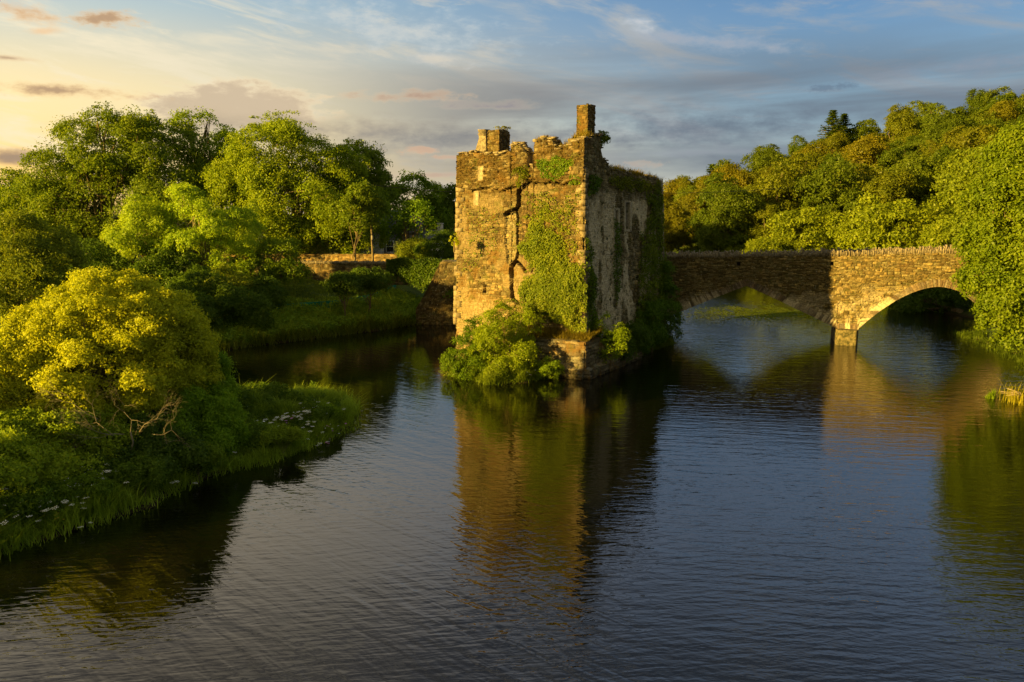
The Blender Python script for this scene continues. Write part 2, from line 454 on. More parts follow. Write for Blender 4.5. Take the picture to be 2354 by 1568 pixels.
    for cl in CL:
        mk, cc = cloud(*cl)
        base = mixc(t, mk, base, cc)
    bg = nd(t, "ShaderNodeBackground"); bg.inputs[1].default_value = .1
    t.links.new(base, bg.inputs[0])
    o = nd(t, "ShaderNodeOutputWorld"); t.links.new(bg.outputs[0], o.inputs[0])
build_world()
sl = bpy.data.lights.new("sun", 'SUN'); sl.energy = 5.0; sl.angle = R(.6); sl.color = (1., .64, .13)
so = bpy.data.objects.new("sun", sl); COL.objects.link(so)
ce = math.cos(R(SUN_EL))
so.rotation_euler = Vector((SUN_DIR[0] * ce, SUN_DIR[1] * ce, -math.sin(R(SUN_EL)))).to_track_quat('-Z', 'Y').to_euler()
so.location = (-60, -40, 60)

# ------------------------------------------------------------------ terrain
nearbank = [G(-500, 1420), G(-200, 1335), G(0, 1268), G(150, 1222), G(330, 1162), G(420, 1112), G(500, 1085), G(590, 1070), G(680, 1036),
            G(780, 996), G(800, 980), G(785, 962), G(812, 948), G(785, 926), G(700, 926), G(640, 934), G(590, 930), G(545, 905),
            G(500, 860), G(430, 835), G(300, 830), G(100, 830), G(-300, 840), (-120, 50), (-120, -40), (-22, -40), (-21, 6)]
farleft = [G(-900, 800), G(-200, 815), G(200, 815), G(400, 812), G(500, 808), G(560, 798), G(640, 788), G(760, 773), G(880, 757), G(985, 741), G(1000, 737),
           (-7, 80), (-8, 92), (-16, 118), (-50, 150), (-120, 165), (-3000, 400), (-3000, 75)]
island = [G(1072, 852), G(1090, 870), G(1125, 884), G(1200, 878), G(1275, 862), G(1345, 868), G(1400, 840), G(1470, 812), G(1550, 787), (14.3, 70), (6, 73), (-2.6, 63), (-3.4, 57.5)]
rightland = [G(2232, 772), G(2290, 800), G(2353, 824), G(2420, 880), G(2500, 1000), G(2650, 1400), (60, 0), (80, -60), (3000, -60), (3000, 4000), (-3000, 4000), (-3000, 500),
             (-120, 230), (-50, 175), (-10, 160), (14, 150), (33, 138), (42, 116), (47, 95), (47, 76)]

def hill(x, y):
    q = np.clip(x / np.maximum(y, 30) , 0, .9)
    frac = np.clip((q - .20) / .44, 0, 1.5)
    ry = np.clip((y - 132) / 120, 0, 1.2)
    h = ry * (2 + 30 * frac ** .65)
    side = np.clip((x - 60) / 60, 0, 1.6) * 16 * np.clip((y - 40) / 80, 0, 1) * np.clip((160 - y) / 60, 0, 1)
    return h + side

def ground_h(x, y):
    x = np.asarray(x, float); y = np.asarray(y, float)
    z = np.full(x.shape, -2.2)
    rough = (fbm(x * .25, y * .25, 3) - .5) * .9
    for poly, top, w in ((nearbank, 1.3, 2.8), (farleft, 3.3, 6.5), (island, .7, 1.6), (rightland, 2.2, 3.5)):
        ins = inpoly(x, y, poly); d = pdist(x, y, poly)
        sd = np.where(ins, d, -d) + (fbm(x * .55, y * .55, 41) - .5) * 1.1 + (fbm(x * 2.1, y * 2.1, 43) - .5) * .5
        h = np.where(sd > 0, .12 + (top - .12) * (1 - np.exp(-(np.maximum(sd, 0) / w) ** 1.3)), np.maximum(-2.2, sd * .9 + .12))
        if poly is farleft:
            h = h + np.where(sd > 0, np.clip((y - 80) / 12, 0, 1) * 1.1, 0)
        if poly is rightland:
            h = h + np.where(sd > 0, hill(x, y) * np.clip(sd / 12, 0, 1), 0)
        h = np.where(sd > 0, h + rough * np.clip(sd / 4, 0, 1), h)
        z = np.maximum(z, h)
    return z

def gz(x, y):
    return float(ground_h(np.array([x]), np.array([y]))[0])

xs = np.concatenate([-np.geomspace(3000, 130, 14), np.arange(-125, -35, 2.), np.arange(-35, 50, .7), np.arange(50, 190, 2.5), np.geomspace(195, 3000, 14)])
ys = np.concatenate([-np.geomspace(2000, 45, 8), np.arange(-40, 10, 3.), np.arange(10, 100, .7), np.arange(100, 320, 2.5), np.geomspace(330, 4000, 12)])
XX, YY = np.meshgrid(xs, ys)
ZZ = ground_h(XX.ravel(), YY.ravel())
nx, ny = len(xs), len(ys)
i, j = np.meshgrid(np.arange(ny - 1), np.arange(nx - 1), indexing='ij')
Fq = np.stack([i * nx + j, i * nx + j + 1, (i + 1) * nx + j + 1, (i + 1) * nx + j], -1).reshape(-1, 4)
tag(mesh_np("ground", np.stack([XX.ravel(), YY.ravel(), ZZ], 1), Fq, M['ground'], smooth=True), "grassy river banks and the wooded hillside", "ground", kind="structure")
tag(mesh_np("river_water", [[-3500, -2500, 0], [3500, -2500, 0], [3500, 4500, 0], [-3500, 4500, 0]], [[0, 1, 2, 3]], M['water']),
    "dark rippled river reflecting castle, bridge and sky", "river", kind="structure")

# ------------------------------------------------------------------ foliage
def quads(cent, nrm, size, aspect=.55, name=None):
    """kite shaped leaves: returns verts, faces"""
    n = len(cent)
    nrm = nrm / (np.linalg.norm(nrm, axis=1)[:, None] + 1e-9)
    r = rng.normal(size=(n, 3))
    a = np.cross(nrm, r); a /= np.linalg.norm(a, axis=1)[:, None] + 1e-9
    b = np.cross(nrm, a)
    s = (np.broadcast_to(size, (n,)) * rng.uniform(.7, 1.35, n))[:, None]
    V = np.empty((n, 4, 3))
    V[:, 0] = cent - a * s * .5
    V[:, 1] = cent + b * s * aspect * .5 - a * s * .05 + nrm * s * .08
    V[:, 2] = cent + a * s * .5
    V[:, 3] = cent - b * s * aspect * .5 - a * s * .05 + nrm * s * .08
    return V.reshape(-1, 3), np.arange(n * 4).reshape(-1, 4)

def sph(n):
    v = rng.normal(size=(n, 3)); return v / np.linalg.norm(v, axis=1)[:, None]

def clumps_from_lobes(lobes, n, inner=.25, zbias=-.75, sub=.36):
    """big lobes carry billows, billows carry the leaf sprays"""
    L = np.array(lobes, float)
    SC, SR, SO = [], [], []
    for k in range(len(L)):
        r = L[k, 3:6]; m = int((15 + 10 * rng.random()) * (.36 / sub) ** 2)
        d = sph(m * 3); d = d[d[:, 2] > zbias][:m]
        c = L[k, :3] + d * r * rng.uniform(.78, 1.0, (len(d), 1))
        dep = np.full(len(c), 9.)
        for j in range(len(L)):
            if j != k: dep = np.minimum(dep, np.linalg.norm((c - L[j, :3]) / L[j, 3:6], axis=1))
        ok = dep > .66
        rs = sub * (r.prod() ** (1 / 3)) * rng.uniform(.6, 1.3, len(c))
        SC.append(c[ok]); SR.append(rs[ok]); SO.append((d / r / np.linalg.norm(d / r, axis=1)[:, None])[ok])
    SC = np.concatenate(SC); SR = np.concatenate(SR); SO = np.concatenate(SO)
    idx = rng.choice(len(SC), n * 2, p=SR ** 2 / (SR ** 2).sum())
    d = sph(n * 2)
    s = np.sum(d * (SO[idx] + [0, 0, .35]), 1)
    d = np.where((s < -.15)[:, None], -d, d)
    c = SC[idx] + d * SR[idx, None] * np.array([1, 1, .8]) * rng.uniform(.75, 1.08, (len(idx), 1))
    far_ = rng.random(len(c)) < .14
    c = c + np.where(far_[:, None], SO[idx] * SR[idx, None] * rng.uniform(.2, .6, (len(c), 1)), 0)
    out = d * .7 + SO[idx] * .6; out /= np.linalg.norm(out, axis=1)[:, None]
    nin = int(n * inner)
    li = rng.choice(len(L), nin, p=(L[:, 3] * L[:, 5]) / (L[:, 3] * L[:, 5]).sum())
    di = sph(nin); ci = L[li, :3] + di * L[li, 3:6] * rng.uniform(.4, .86, (nin, 1))
    return np.concatenate([ci, c])[:n], np.concatenate([di, out])[:n]

def foliage(c, out, rc, lpc, leaf, flat=.62, aspect=.55, up=.5, rnd=.75):
    """leaf sprays: lpc leaves about each clump centre, as shallow domes"""
    n = len(c)
    rcs = rc * rng.uniform(.6, 1.35, n)
    idx = np.repeat(np.arange(n), lpc)
    d = sph(len(idx))
    axis = out * .8 + np.array([0, 0, up]); axis /= np.linalg.norm(axis, axis=1)[:, None]
    ax = axis[idx]
    s = np.sum(d * ax, 1)
    d = np.where((s < -.25)[:, None], d - 2 * s[:, None] * ax, d)      # fold to the outer half
    s = np.sum(d * ax, 1)
    rad = rcs[idx] * rng.random(len(idx)) ** .45 * 1.2
    st = np.exp(rng.normal(size=(n, 3)) * .28)
    off = d * rad[:, None] * st[idx]
    off = off - ax * (np.sum(off * ax, 1) * (1 - flat))[:, None]
    p = c[idx] + off
    nr = d * .7 + ax * .5 + rng.normal(size=d.shape) * rnd
    return quads(p, nr, leaf, aspect)

def limbs(mb, base, lobes, targets, r0, nl=14, wob=.06, sides=6):
    """tapered trunk and curving limbs that reach the clumps"""
    L = np.array(lobes, float)
    top = L[:, :3].mean(0)
    base = np.asarray(base, float)
    hgt = top[2] - base[2]
    fork = base + (top - base) * .42
    pts = [base - [0, 0, .4], base + [0, 0, .15 * hgt * .3], (base + fork) / 2 + rng.normal(size=3) * [wob, wob, 0] * hgt * .4, fork, top]
    mb.tube(pts, [r0 * 1.35, r0 * 1.05, r0 * .9, r0 * .72, r0 * .18], sides + 2)
    if len(targets) == 0: return
    sel = targets[rng.choice(len(targets), min(nl, len(targets)), replace=False)]
    for q in sel:
        f = rng.uniform(.25, .8); st = base + (fork - base) * min(1, f + .35) if f < .55 else fork + (top - fork) * (f - .5)
        Ln = np.linalg.norm(q - st)
        mid = st + (q - st) * .5 + np.array([0, 0, .10 * Ln]) + rng.normal(size=3) * wob * Ln
        q2 = st + (q - st) * .8 + np.array([0, 0, .08 * Ln]) + rng.normal(size=3) * wob * .6 * Ln
        rr = r0 * rng.uniform(.28, .5)
        mb.tube([st, mid, q2, q], [rr, rr * .6, rr * .34, rr * .1], max(4, sides - 1))
        for k in range(3):
            near = targets[np.argsort(np.linalg.norm(targets - mid, axis=1))[:12]]
            e = near[rng.integers(len(near))]
            s0 = mid if k else q2
            mb.tube([s0, (s0 + e) / 2 + rng.normal(size=3) * .05 * Ln, e], [rr * .38, rr * .22, rr * .06], 4)

def add_tree(name, label, cat, lobes, base, mat, leaf, ncl, rc, lpc, r0=.25, nl=16, bark='bark', group=None, flat=.62,
             aspect=.55, inner=.22, zbias=-.7, color=None, rnd=.75, sub=.36, trunkname="trunk", crownname="crown"):
    base = np.asarray(base, float)
    o = empty(name, base, label, cat, group)
    lob = [(l[0] - base[0], l[1] - base[1], l[2] - base[2], l[3], l[4], l[5]) for l in lobes]
    c, out = clumps_from_lobes(lob, ncl, inner, zbias, sub)
    V, Fc = foliage(c, out, rc, lpc, leaf, flat, aspect, rnd=rnd)
    lf = mesh_np(crownname, V, Fc, M[mat], o)
    if color: lf.color = (*color, 1)
    mb = MB(); limbs(mb, (0, 0, 0), lob, c, r0, nl)
    mb.build(trunkname, M[bark], o, smooth=True)
    return o

def lobe(X, Y, d, rx, ry, dy=None):
    """lobe centred at distance d; rx, ry in sheet units, dy depth in metres"""
    p = D(X, Y, d); s = d / (F * K) * (.93 if d > 70 else 1.)
    return (p[0], p[1], p[2], rx * s, (dy if dy else rx * s * .85), ry * s)

def down(lobs, px):
    return [(l[0], l[1], l[2] - px * l[1] / (F * K), *l[3:]) for l in lobs]

def on_ground(X, Yd, d):
    p = D(X, Yd, d); return (p[0], p[1], gz(p[0], p[1]))

def grass(name, pts, hgt, wid, mat, lean=.35, parent=None, segs=2):
    """bent blades, pts (n,3)"""
    n = len(pts)
    h = hgt * rng.uniform(.5, 1.25, n) * np.clip((fbm(pts[:, 0] * 1.3, pts[:, 1] * 1.3, 31) - .2) * 3.4, .25, 2.)
    an = rng.uniform(0, 2 * np.pi, n)
    dx = np.stack([np.cos(an), np.sin(an), np.zeros(n)], 1)
    sd = np.stack([-np.sin(an), np.cos(an), np.zeros(n)], 1)
    w = wid * rng.uniform(.6, 1.3, n)[:, None]
    le = (lean * rng.uniform(.2, 1.6, n) * h)[:, None]
    up = np.array([0, 0, 1.])
    V = np.empty((n, 5, 3))
    V[:, 0] = pts - sd * w * .5; V[:, 1] = pts + sd * w * .5
    m_ = pts + up * (h * .55)[:, None] + dx * le * .3
    V[:, 2] = m_ + sd * w * .4; V[:, 3] = m_ - sd * w * .4
    V[:, 4] = pts + up * (h * .95)[:, None] + dx * le
    b = np.arange(n)[:, None] * 5
    return mesh_np(name, V.reshape(-1, 3), [b + np.array([[0, 1, 2, 3]]), b + np.array([[3, 2, 4]])], M[mat], parent)

def scatter(poly, n, z=None):
    P = np.array([p[:2] for p in poly])
    lo, hi = P.min(0), P.max(0)
    out = []
    tot = 0
    while tot < n:
        q = rng.uniform(lo, hi, (n * 2, 2)); q = q[inpoly(q[:, 0], q[:, 1], P)]
        out.append(q); tot += len(q)
    q = np.concatenate(out)[:n]
    zz = ground_h(q[:, 0], q[:, 1]) if z is None else np.full(len(q), z)
    return np.column_stack([q, zz])

# ------------------------------------------------------------------ masonry
def stonefield(u, z, seed, ch=.135, cw=.36, ragg=.05):
    """coursed rubble: returns relief 0..1, joint mask, stone id hash x3"""
    w = (fbm(u * .8, z * .8, seed) - .5) * .35 + (fbm(u * 3, z * 3, seed + 5) - .5) * ragg
    zz = z + w
    ci = np.floor(zz / ch)
    # merge some courses in double height stones
    blk = np.floor((u + 50) / 1.1 + hsh(np.floor(ci / 2), 3, seed) * 7)
    dbl = hsh(blk, np.floor(ci / 2), seed + 9) < .30
    cidx = np.where(dbl, np.floor(ci / 2) * 2 + 1000, ci)
    fz = np.where(dbl, (zz / ch - np.floor(ci / 2) * 2) / 2, zz / ch - ci)
    hgt = np.where(dbl, 2 * ch, ch)
    ww = cw * (.55 + hsh(cidx, 7, seed) * .9)
    uu = (u + 60 + hsh(cidx, 2, seed) * 3 + (fbm(u * 2, z * 2, seed + 3) - .5) * .2) / ww
    si = np.floor(uu); fu = uu - si
    eu = np.minimum(fu, 1 - fu) * ww; ez = np.minimum(fz, 1 - fz) * hgt
    e = np.minimum(eu, ez)
    joint = np.clip(1 - e / .035, 0, 1)
    a = hsh(si, cidx, seed + 1); b = hsh(si, cidx, seed + 2); c = hsh(si, cidx, seed + 4)
    return a, b, c, joint

def stone_color(a, b, c, joint, lo=(.085, .07, .035), hi=(.33, .285, .165), mort=(.12, .098, .05), darkj=.45):
    lo = np.array(lo); hi = np.array(hi)
    k = (a ** 1.3)[:, None]
    col = lo + (hi - lo) * k
    col = col * (1 + (b[:, None] - .5) * np.array([.25, .05, -.25]))
    j = joint[:, None] * .85
    m_ = np.array(mort) * np.where(c > .35, darkj, 1.)[:, None]
    return col * (1 - j) + m_ * j

def grid_faces(nu, nv, off=0, flip=False):
    i, j = np.meshgrid(np.arange(nv - 1), np.arange(nu - 1), indexing='ij')
    f = np.stack([i * nu + j, i * nu + j + 1, (i + 1) * nu + j + 1, (i + 1) * nu + j], -1).reshape(-1, 4)
    if flip: f = f[:, ::-1]
    return f + off

def masonry_wall(name, org, eu, en, width, botf, topf, thick, mat, parent, seed, res=.05, feat=None, colf=None, amp=.05, batter=0., btop=15., ch=.135, cw=.36, top_rough=.12, capcol=None):
    """wall panel: front grid displaced along en (outward), cap, back and ends. org: xy of u=0; u runs along eu."""
    nu = int(width / res) + 1
    u = np.linspace(0, width, nu)
    zb = botf(u); zt = topf(u)
    nv = int(np.max(zt - zb) / res) + 1
    t = np.linspace(0, 1, nv)[:, None]
    U = np.broadcast_to(u, (nv, nu)); Z = zb + (zt - zb) * t
    Uf, Zf = U.ravel(), Z.ravel()
    a, b, c, joint = stonefield(Uf, Zf, seed, ch, cw)
    disp = (b - .4) * amp * 1.7 - joint * amp * 1.5 + (fbm(Uf * .5, Zf * .5, seed + 8) - .5) * .12
    col = stone_color(a, b, c, joint)
    if feat is not None: disp, col = feat(Uf, Zf, disp, col, a, b, c, joint)
    if colf is not None: col = colf(Uf, Zf, col, a, b, c, joint)
    disp = disp + batter * (btop - Zf)
    edge = np.minimum(np.minimum(Uf, width - Uf) / .12, 1)
    P = np.zeros((nv * nu, 3))
    P[:, :2] = np.asarray(org)[None] + Uf[:, None] * np.asarray(eu) + disp[:, None] * np.asarray(en)
    P[:, 2] = Zf
    V = [P]; Fs = [grid_faces(nu, nv)]; Cc = [col]
    # cap
    nc = 7
    s = np.linspace(0, 1, nc)[:, None]
    frontline = P[-nu:, :2]
    backline = np.asarray(org)[None] + u[:, None] * np.asarray(eu) - thick * np.asarray(en)
    CU = np.broadcast_to(u, (nc, nu)); 
    cap = frontline[None] * (1 - s[..., None]) + backline[None] * s[..., None]
    cz = zt[None] + (fbm(CU * 3, s * 3 + 0 * CU, seed + 11) - .45) * top_rough * 2 * np.sin(np.pi * s)
    CP = np.dstack([cap, cz]).reshape(-1, 3)
    V.append(CP); Fs.append(grid_faces(nu, nc, nv * nu))
    cc = stone_color(hsh(np.floor(CU.ravel() / .3), np.floor(s.repeat(nu, 1).ravel() / .3), seed), *(hsh(np.arange(nc * nu), 5),) * 2, np.zeros(nc * nu))
    if capcol is not None: cc = cc * 0 + np.array(capcol)
    Cc.append(cc)
    # back
    off = nv * nu + nc * nu
    B = np.zeros((2 * nu, 3)); B[:nu, :2] = backline; B[:nu, 2] = zt; B[nu:, :2] = backline; B[nu:, 2] = zb
    V.append(B); Fs.append(grid_faces(nu, 2, off)); Cc.append(np.full((2 * nu, 3), .16))
    # ends
    off += 2 * nu
    for k, fl in ((0, False), (nu - 1, True)):
        fr = P.reshape(nv, nu, 3)[:, k]
        bk = fr.copy(); bk[:, :2] = backline[k]
        V.append(np.concatenate([fr, bk])); 
        r_ = np.arange(nv - 1)
        ff = np.stack([r_, r_ + 1, r_ + 1 + nv, r_ + nv], 1) + off
        Fs.append(ff[:, ::-1] if fl else ff); off += 2 * nv
        cL = col.reshape(nv, nu, 3)[:, k]
        Cc.append(np.concatenate([cL, cL * .9]))
    return mesh_np(name, np.concatenate(V), np.concatenate(Fs), mat, parent, col=np.concatenate(Cc), smooth=False)

def masonry_block(name, c, eu, w, d, z0, z1, mat, parent, seed, res=.05, amp=.05, ch=.15, cw=.4, taper=0., rag=.1, colk=None, slope=None):
    """free-standing rectangular stack: four displaced faces and a ragged top. c = centre xy, eu = unit xy along w"""
    eu = np.asarray(eu, float); ev = np.array([-eu[1], eu[0]])
    per = 2 * (w + d); nu = int(per / res); u = np.linspace(0, per, nu, endpoint=False)
    nv = max(4, int((z1 - z0) / res))
    t = np.linspace(0, 1, nv)[:, None]
    U = np.broadcast_to(u, (nv, nu)).ravel(); 
    loc = np.zeros((nu, 2)); nr = np.zeros((nu, 2))
    for k, q in enumerate(u):
        if q < w: loc[k] = (-w / 2 + q, -d / 2); nr[k] = (0, -1)
        elif q < w + d: loc[k] = (w / 2, -d / 2 + q - w); nr[k] = (1, 0)
        elif q < 2 * w + d: loc[k] = (w / 2 - (q - w - d), d / 2); nr[k] = (0, 1)
        else: loc[k] = (-w / 2, d / 2 - (q - 2 * w - d)); nr[k] = (-1, 0)
    ztop = z1 + (hsh(np.floor(u / .35), seed, 1) - .6) * rag
    Z = (z0 + (ztop - z0) * t).ravel()
    a, b, cc, joint = stonefield(U, Z, seed, ch, cw)
    disp = (b - .4) * amp * 1.4 - joint * amp * 1.2
    Lc = np.tile(loc, (nv, 1)); Nr = np.tile(nr, (nv, 1))
    sc = 1 + taper * (1 - np.repeat(t, nu, 1).ravel())
    q = Lc * sc[:, None] + Nr * disp[:, None]
    if slope is not None:
        q[:, 0] += slope * (1 - np.repeat(t, nu, 1).ravel()) * (Lc[:, 0] < 0)
    P = np.zeros((len(q), 3)); P[:, :2] = np.asarray(c) + q[:, :1] * eu + q[:, 1:] * ev; P[:, 2] = Z
    f = grid_faces(nu, nv)
    wrap = np.array([[i * nu + nu - 1, i * nu, (i + 1) * nu, (i + 1) * nu + nu - 1] for i in range(nv - 1)])
    n0 = len(P)
    cen = P[-nu:].mean(0)
    mid = P[-nu:] * .5 + cen * .5; mid[:, 2] += (rng.random(nu) - .3) * rag * .5
    V = np.concatenate([P, mid, [cen + [0, 0, rag * .3]]])
    top = np.array([[n0 - nu + k, n0 - nu + (k + 1) % nu, n0 + (k + 1) % nu, n0 + k] for k in range(nu)])
    tri = np.array([[n0 + k, n0 + (k + 1) % nu, n0 + nu] for k in range(nu)])
    col = stone_color(a, b, cc, joint)
    if colk is not None: col = col * np.array(colk)
    C = np.concatenate([col, np.full((nu, 3), .17), [[.17] * 3]])
    return mesh_np(name, V, [np.concatenate([f, wrap, top]), tri], mat, parent, col=C)

# ------------------------------------------------------------------ the castle
C0 = np.array([4.75, 53.2])                       # near corner (at parapet level)
eF = np.array([-.854, .52]); eF /= np.linalg.norm(eF)   # along the front face, away from the near corner
eS = np.array([eF[1], -eF[0]])                    # along the side face, away from the camera
nF = -eS; nS = -eF                                # outward normals
def on_plane(X, Y, p0, e, n, off=0.):
    """(u,z) where the line of sight meets a vertical wall plane"""
    d = ray(X, Y); q = p0 + n * off
    t = np.dot(q, n) / np.dot(d[:2], n)
    hit = d[:2] * t
    return np.dot(hit - p0, e), H + d[2] * t
WF = on_plane(1051, 400, C0, eF, nF)[0]
WS = on_plane(1523, 430, C0, eS, nS)[0]
def pf(X, Y): return on_plane(X, Y, C0, eF, nF, .15)
def ps(X, Y): return on_plane(X, Y, C0, eS, nS, .15)
print("castle", WF, WS)

def prof(pts, proj):
    q = np.array([proj(*p) for p in pts]); o_ = np.argsort(q[:, 0], kind='stable')
    return q[o_]
fprof = prof([(1051, 356), (1080, 353), (1100, 352), (1135, 352), (1172, 350), (1173, 326), (1190, 332), (1204, 348), (1210, 356), (1211, 384), (1214, 386), (1224, 381),
              (1226, 322), (1240, 318), (1256, 320), (1268, 326), (1272, 338), (1280, 340), (1290, 332), (1306, 330), (1320, 322), (1338, 318)], pf)
sprof = prof([(1338, 318), (1350, 314), (1383, 312), (1386, 340), (1389, 362), (1398, 372), (1402, 384), (1412, 392), (1430, 396), (1450, 400), (1480, 404), (1500, 408), (1512, 414), (1523, 420)], ps)
def ftop(u): return np.interp(u, fprof[:, 0], fprof[:, 1]) + (hsh(np.floor(u / .27), 3, 5) - .5) * .2 + (hsh(np.floor(u / .11), 8, 5) - .5) * .12
def stop(u): return np.interp(u, sprof[:, 0], sprof[:, 1]) + (hsh(np.floor(u / .33), 3, 8) - .5) * .16

crack = [pf(*p) for p in [(1197, 425), (1190, 445), (1191, 470), (1184, 485), (1188, 500), (1187, 540), (1189, 580), (1184, 600), (1176, 612), (1176, 640), (1177, 668), (1180, 688), (1191, 697)]]
crack2 = [pf(*p) for p in [(1159, 492), (1172, 484), (1185, 480)]]
crack3 = [pf(*p) for p in [(1184, 598), (1200, 612), (1208, 624)]]
ledge = [pf(*p) for p in [(1051, 432), (1080, 436), (1120, 430), (1150, 437), (1180, 428), (1197, 424)]]
ledge2 = [pf(*p) for p in [(1197, 428), (1215, 415), (1240, 420), (1265, 418), (1300, 422), (1320, 412), (1338, 416)]]
panel = [pf(*p) for p in [(1160, 494), (1187, 484), (1188, 596), (1182, 607), (1164, 606), (1163, 575), (1158, 560), (1160, 520)]]
slots = [(pf(1114, 664), .12, .30, .6), (pf(1093, 456), .10, .42, -.04), (pf(1103, 398), .09, .4, -.04)]
def front_feat(U, Z, disp, col, a, b, c, j):
    lu = np.array(ledge + ledge2); o_ = np.argsort(lu[:, 0]); zl = np.interp(U, lu[o_, 0], lu[o_, 1]) + (hsh(np.floor(U / .3), 1, 44) - .5) * .12
    above = Z > zl
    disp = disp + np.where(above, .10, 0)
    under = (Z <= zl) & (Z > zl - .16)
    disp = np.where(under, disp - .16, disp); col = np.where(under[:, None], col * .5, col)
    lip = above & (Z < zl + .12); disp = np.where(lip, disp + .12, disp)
    # slabby, rough upper courses with brown moss
    rough_ = np.clip((Z - zl) / .5, 0, 1)
    disp = disp + rough_ * (hsh(np.floor(Z / .08), np.floor(U / .35), 51) - .5) * .14
    up = np.clip((Z - 11.) / 2., 0, 1) * np.clip((fbm(U * 1.3, Z * 2.4, 61) - .38) / .1, 0, 1)
    col = col * (1 - .8 * up[:, None]) + np.array([.085, .062, .016]) * .8 * up[:, None]
    # thin remains of render in the middle
    pl = np.clip((fbm(U * .7, Z * .7, 71) - .47) / .05, 0, 1) * np.clip((zl - Z) / .8, 0, 1)
    pl = pl * np.clip((U - 0) / 1, 0, 1)
    tone = (.21 + .12 * fbm(U * 4, Z * 4, 73))[:, None] * np.array([1., .86, .54])
    col = col * (1 - .75 * pl[:, None]) + tone * .75 * pl[:, None]
    disp = disp * (1 - .35 * pl)
    # horizontal slab courses lower down are paler
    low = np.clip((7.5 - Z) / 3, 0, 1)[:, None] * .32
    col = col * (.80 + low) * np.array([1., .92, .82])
    # patch of exposed core beside the crack
    ins = inpoly(U, Z, panel)
    a2, b2, c2, j2 = stonefield(U, Z, 77, .11, .3)
    col = np.where(ins[:, None], stone_color(a2 * .5 + .5, b2, c2, j2, darkj=.4), col)
    disp = np.where(ins, -.16 + (b2 - .5) * .10 - j2 * .08, disp)
    dc = np.minimum(pdist(U, Z, crack, False), np.minimum(pdist(U, Z, crack2, False) + .02, pdist(U, Z, crack3, False) + .03))
    wdt = .10 + .14 * fbm(U * 2.2 + 9, Z * 2.2, 79)
    cr = np.clip((wdt - dc) / .05, 0, 1)
    disp = disp - cr * .8; col = col * (1 - .85 * cr[:, None])
    for (su, sz), hw, hh, dep in slots:
        m_ = (np.abs(U - su) < hw) & (np.abs(Z - sz) < hh)
        fr = (np.abs(U - su) < hw + .13) & (np.abs(Z - sz) < hh + .1) & (dep < 0)
        col = np.where(fr[:, None], np.array([.3, .26, .19]), col)
        disp = np.where(fr, .04, disp); disp = np.where(m_, -dep if dep > 0 else 0.01, disp)
        col = np.where(m_[:, None], np.array([.36, .32, .25]) * (1 if dep < 0 else .02), col)  # open slit painted almost black in place of its inner shade
    return disp, col
win_s = [(ps(1443, 497), .36, .95), (ps(1417, 520), .22, 1.1)]
def side_feat(U, Z, disp, col, a, b, c, j):
    ren = np.clip((fbm(U * .9, Z * .35, 91) - .38) / .07, 0, 1) * np.clip((12.6 - Z) / 1.2, .15, 1)
    tone = (.38 + .32 * fbm(U * 3, Z * 1.6, 93))[:, None] * np.array([1., .91, .72])
    col = col * (1 - .85 * ren[:, None]) * .9 + tone * .85 * ren[:, None]
    disp = disp * (1 - .4 * ren)
    pits = np.clip((fbm(U * 4, Z * 2.4, 95) - .64) / .03, 0, 1)
    disp = disp - pits * .1; col = col * (1 - .55 * pits[:, None])
    for k, ((su, sz), hw, hh) in enumerate(win_s):
        fr = (np.abs(U - su) < hw + .35) & (np.abs(Z - sz) < hh + .18)
        col = np.where(fr[:, None], np.array([.36, .33, .27]), col); disp = np.where(fr, .05, disp)
        m_ = (np.abs(U - su) < hw) & (np.abs(Z - sz) < hh)
        disp = np.where(m_, -.6 if k == 0 else -.25, disp); col = np.where(m_[:, None], .015, col)
    # upper rim and drips
    rim = np.clip((Z - 10.6) / 1.5, 0, 1) * np.clip((fbm(U * 1.5, Z * 1.5, 97) - .4) / .1, 0, 1)
    col = col * (1 - .6 * rim[:, None]) + np.array([.08, .07, .035]) * .6 * rim[:, None]
    for q0, q1 in ((ps(1415, 560), ps(1418, 640)),):
        dd = pdist(U, Z, [q0, q1], False); k2 = np.clip((.28 - dd) / .15, 0, 1)[:, None]
        col = col * (1 - .6 * k2)
    return disp, col

castle = empty("ruined_castle", (C0[0], C0[1], 0), "roofless ruined stone tower house with ivy, rising from the water beside the bridge", "castle")
def local(o):   # parts are modelled in world space; the castle's empty carries an offset
    o.matrix_parent_inverse = castle.matrix_world.inverted(); return o
bpy.context.view_layer.update()
BAT = .024
bz = lambda u: np.full_like(u, -.6)
# for the front face u runs from the near corner to the left: flip normal by reversed org so that faces look outward
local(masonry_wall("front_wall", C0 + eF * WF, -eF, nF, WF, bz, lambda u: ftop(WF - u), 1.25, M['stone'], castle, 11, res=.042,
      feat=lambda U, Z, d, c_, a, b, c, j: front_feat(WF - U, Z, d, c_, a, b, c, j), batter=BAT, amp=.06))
w1 = local(masonry_wall("side_wall", C0, eS, nS, WS, bz, stop, 1.25, M['render'], castle, 23, res=.05, feat=side_feat, batter=BAT, amp=.05))
w1["label"] = "shaded side wall with patchy grey render"
CB = C0 + eS * WS
local(masonry_wall("rear_wall", CB, eF, eS, WF, bz, lambda u: 11.3 + fbm(u, u * 0, 4) * 1.2, 1.25, M['stone'], castle, 31, res=.12, amp=.05, batter=BAT))
CL_ = C0 + eF * WF
local(masonry_wall("far_side_wall", CL_ + eS * WS, -eS, eF, WS, bz, lambda u: 11.6 + fbm(u, u * 0 + 3, 4) * 1.6, 1.25, M['stone'], castle, 37, res=.12, amp=.05, batter=BAT))

